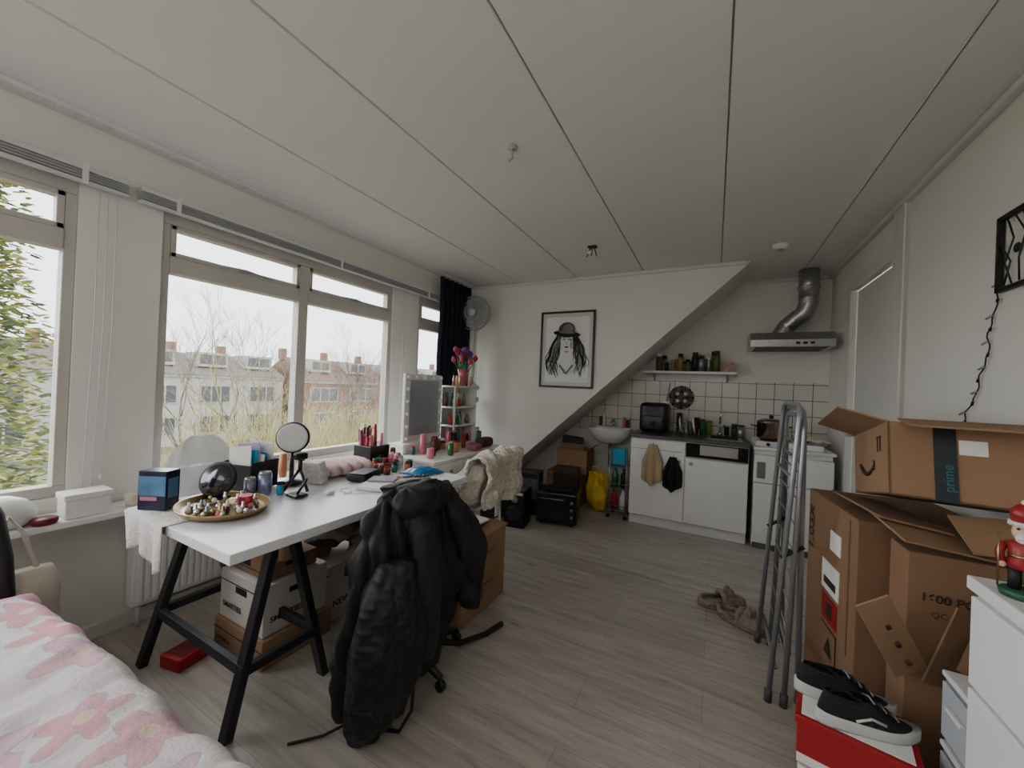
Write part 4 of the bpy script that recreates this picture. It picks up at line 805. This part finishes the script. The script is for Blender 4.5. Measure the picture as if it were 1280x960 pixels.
def grow(b,p,d,l,r,depth,mt,spread=.5,up=.1):
    q=p+d*l; mid=p+d*l*.5+Vector((random.uniform(-1,1),random.uniform(-1,1),random.uniform(-1,1)))*l*.06
    b.tube([p,mid,q],r,mt,5 if depth>2 else 3,radii=[r,r*.85,r*.65])
    if depth==0: return
    for i in range(3 if depth>1 else 5):
        nd=(d+Vector((random.uniform(-1,1),random.uniform(-1,1),random.uniform(-.7,1)))*spread+Vector((0,0,up))).normalized()
        grow(b,p+d*l*random.uniform(.5,1) if i else q,nd,l*random.uniform(.62,.85),r*.56,depth-1,mt,spread,up)
bark=M("bark",(106,94,86),.9,var=.2); barkp=M("bark_pale",(146,138,106),.9,var=.2); willow=M("willow_twigs",(160,152,104),.9,var=.2,vs=2)
for (x,y,h,mt) in ((-17,13.4,2.7,bark),(-22,18.5,3.0,bark),(-14.5,7.6,2.9,barkp),(-17,10.4,2.7,barkp),(-20,7.8,2.9,bark)):
    b=B("bare_tree"); grow(b,Vector((x,y,-5)),Vector((0,0,1)),h,.09,6,mt,.60,.14); b.done()
for (x,y,n,hh) in ((-10.5,5.6,440,5.5),(-12.5,10.2,460,5.2),(-9.0,7.4,340,4.8),(-13,13.6,360,4.9)):
    b=B("willow_bush")
    for i in range(n):
        a=random.random()*6.28; r=random.random(); s=Vector((x+.6*r*math.cos(a),y+.6*r*math.sin(a),-5)); k=random.uniform(.6,1)*hh; sp_=random.uniform(.3,1.9)
        e=s+Vector((math.cos(a)*sp_,math.sin(a)*sp_,k)); m_=s+Vector((math.cos(a)*sp_*.35,math.sin(a)*sp_*.35,k*.6))
        b.tube([s,m_,e],.02,willow,3,radii=[.026,.015,.005])
        for t in range(5):
            o_=m_.lerp(e,random.random()); b.tube([o_,o_+Vector((random.uniform(-.4,.4),random.uniform(-.4,.4),random.uniform(.2,.7)))],.008,willow,3,radii=[.009,.003])
    b.done()
b=B("conifer_tree"); fo=[M("conifer_green",(96,110,60),.9,var=.4,vs=3),M("conifer_yellow",(150,146,72),.9,var=.3,vs=3),M("conifer_dark",(68,82,54),.9,var=.3)]
cx_,cy_=-8.6,.6
b.cyl((cx_,cy_,-5),(cx_,cy_,5.5),.18,bark,.04)
for i in range(19000):
    z=random.uniform(-4.2,6.0); R_=1.7*(1-((z+4.2)/10.6)**1.6)+.15; a=random.random()*6.28; lobes=.85+.15*math.sin(a*7+z*3)
    rr=R_*lobes*(.55+.45*random.random()); p=Vector((cx_+rr*math.cos(a),cy_+rr*math.sin(a),z+.2*math.sin(a*5)))
    d=Vector((math.cos(a),math.sin(a),random.uniform(-.7,.6))).normalized()*random.uniform(.06,.16); w=d.cross(Vector((random.uniform(-1,1),random.uniform(-1,1),1))).normalized()*.020
    b.add([p-w,p+d*.5-w*1.3,p+d,p+d*.5+w*1.3,p+w],[[0,1,2,3,4]],fo[random.choice((0,0,1,1,2))])
b.done()
# ---------------------------------------------------------------- light
wd=bpy.data.worlds.new("overcast_sky"); bpy.context.scene.world=wd; wd.use_nodes=True; nt=wd.node_tree; bg=nt.nodes["Background"]
tc=nt.nodes.new("ShaderNodeTexCoord"); sx=nt.nodes.new("ShaderNodeSeparateXYZ"); nt.links.new(tc.outputs["Generated"],sx.inputs[0])
rp=nt.nodes.new("ShaderNodeValToRGB"); nt.links.new(sx.outputs[2],rp.inputs[0]); rp.color_ramp.elements[0].color=(.90,.93,.97,1); rp.color_ramp.elements[1].color=(.96,.98,1,1); rp.color_ramp.elements[1].position=.5
nt.links.new(rp.outputs[0],bg.inputs[0]); bg.inputs[1].default_value=3.9
def sun(name,dirn,e,ang,col=(1,1,1)):
    l=bpy.data.lights.new(name,'SUN'); l.energy=e; l.angle=ang; l.color=col; o=bpy.data.objects.new(name,l); bpy.context.collection.objects.link(o); o.rotation_euler=Vector(dirn).to_track_quat('-Z','Y').to_euler(); o.location=(0,0,10)
sun("overcast_sun",(1,.15,-.55),5.6,math.radians(80),(.97,.985,1))
l=bpy.data.lights.new("fill_light",'AREA'); l.energy=27; l.shape='RECTANGLE'; l.size=2.4; l.size_y=1.6; l.color=(1,.975,.94); o=bpy.data.objects.new("fill_light",l); bpy.context.collection.objects.link(o); o.location=(-.7,-.9,2.3); o.rotation_euler=(math.radians(60),0,0)  # soft area fill behind the camera, added to brighten the room; no fixture there
# ---------------------------------------------------------------- camera
cam=bpy.data.cameras.new("camera"); cam.sensor_width=36; cam.lens=476/1280*36; cam.clip_start=.02; cam.clip_end=500
co=bpy.data.objects.new("camera",cam); bpy.context.collection.objects.link(co)
yaw,pit,rol=math.radians(28.05),math.radians(.24),math.radians(2.42)
F=Vector((-math.sin(yaw)*math.cos(pit),math.cos(yaw)*math.cos(pit),math.sin(pit))); R=Vector((math.cos(yaw),math.sin(yaw),0)); U=R.cross(F)
r=math.cos(rol)*R+math.sin(rol)*U; u=-math.sin(rol)*R+math.cos(rol)*U
m=Matrix((r,u,-F)).transposed().to_4x4(); m.translation=(0,0,1.3); co.matrix_world=m
bpy.context.scene.camera=co
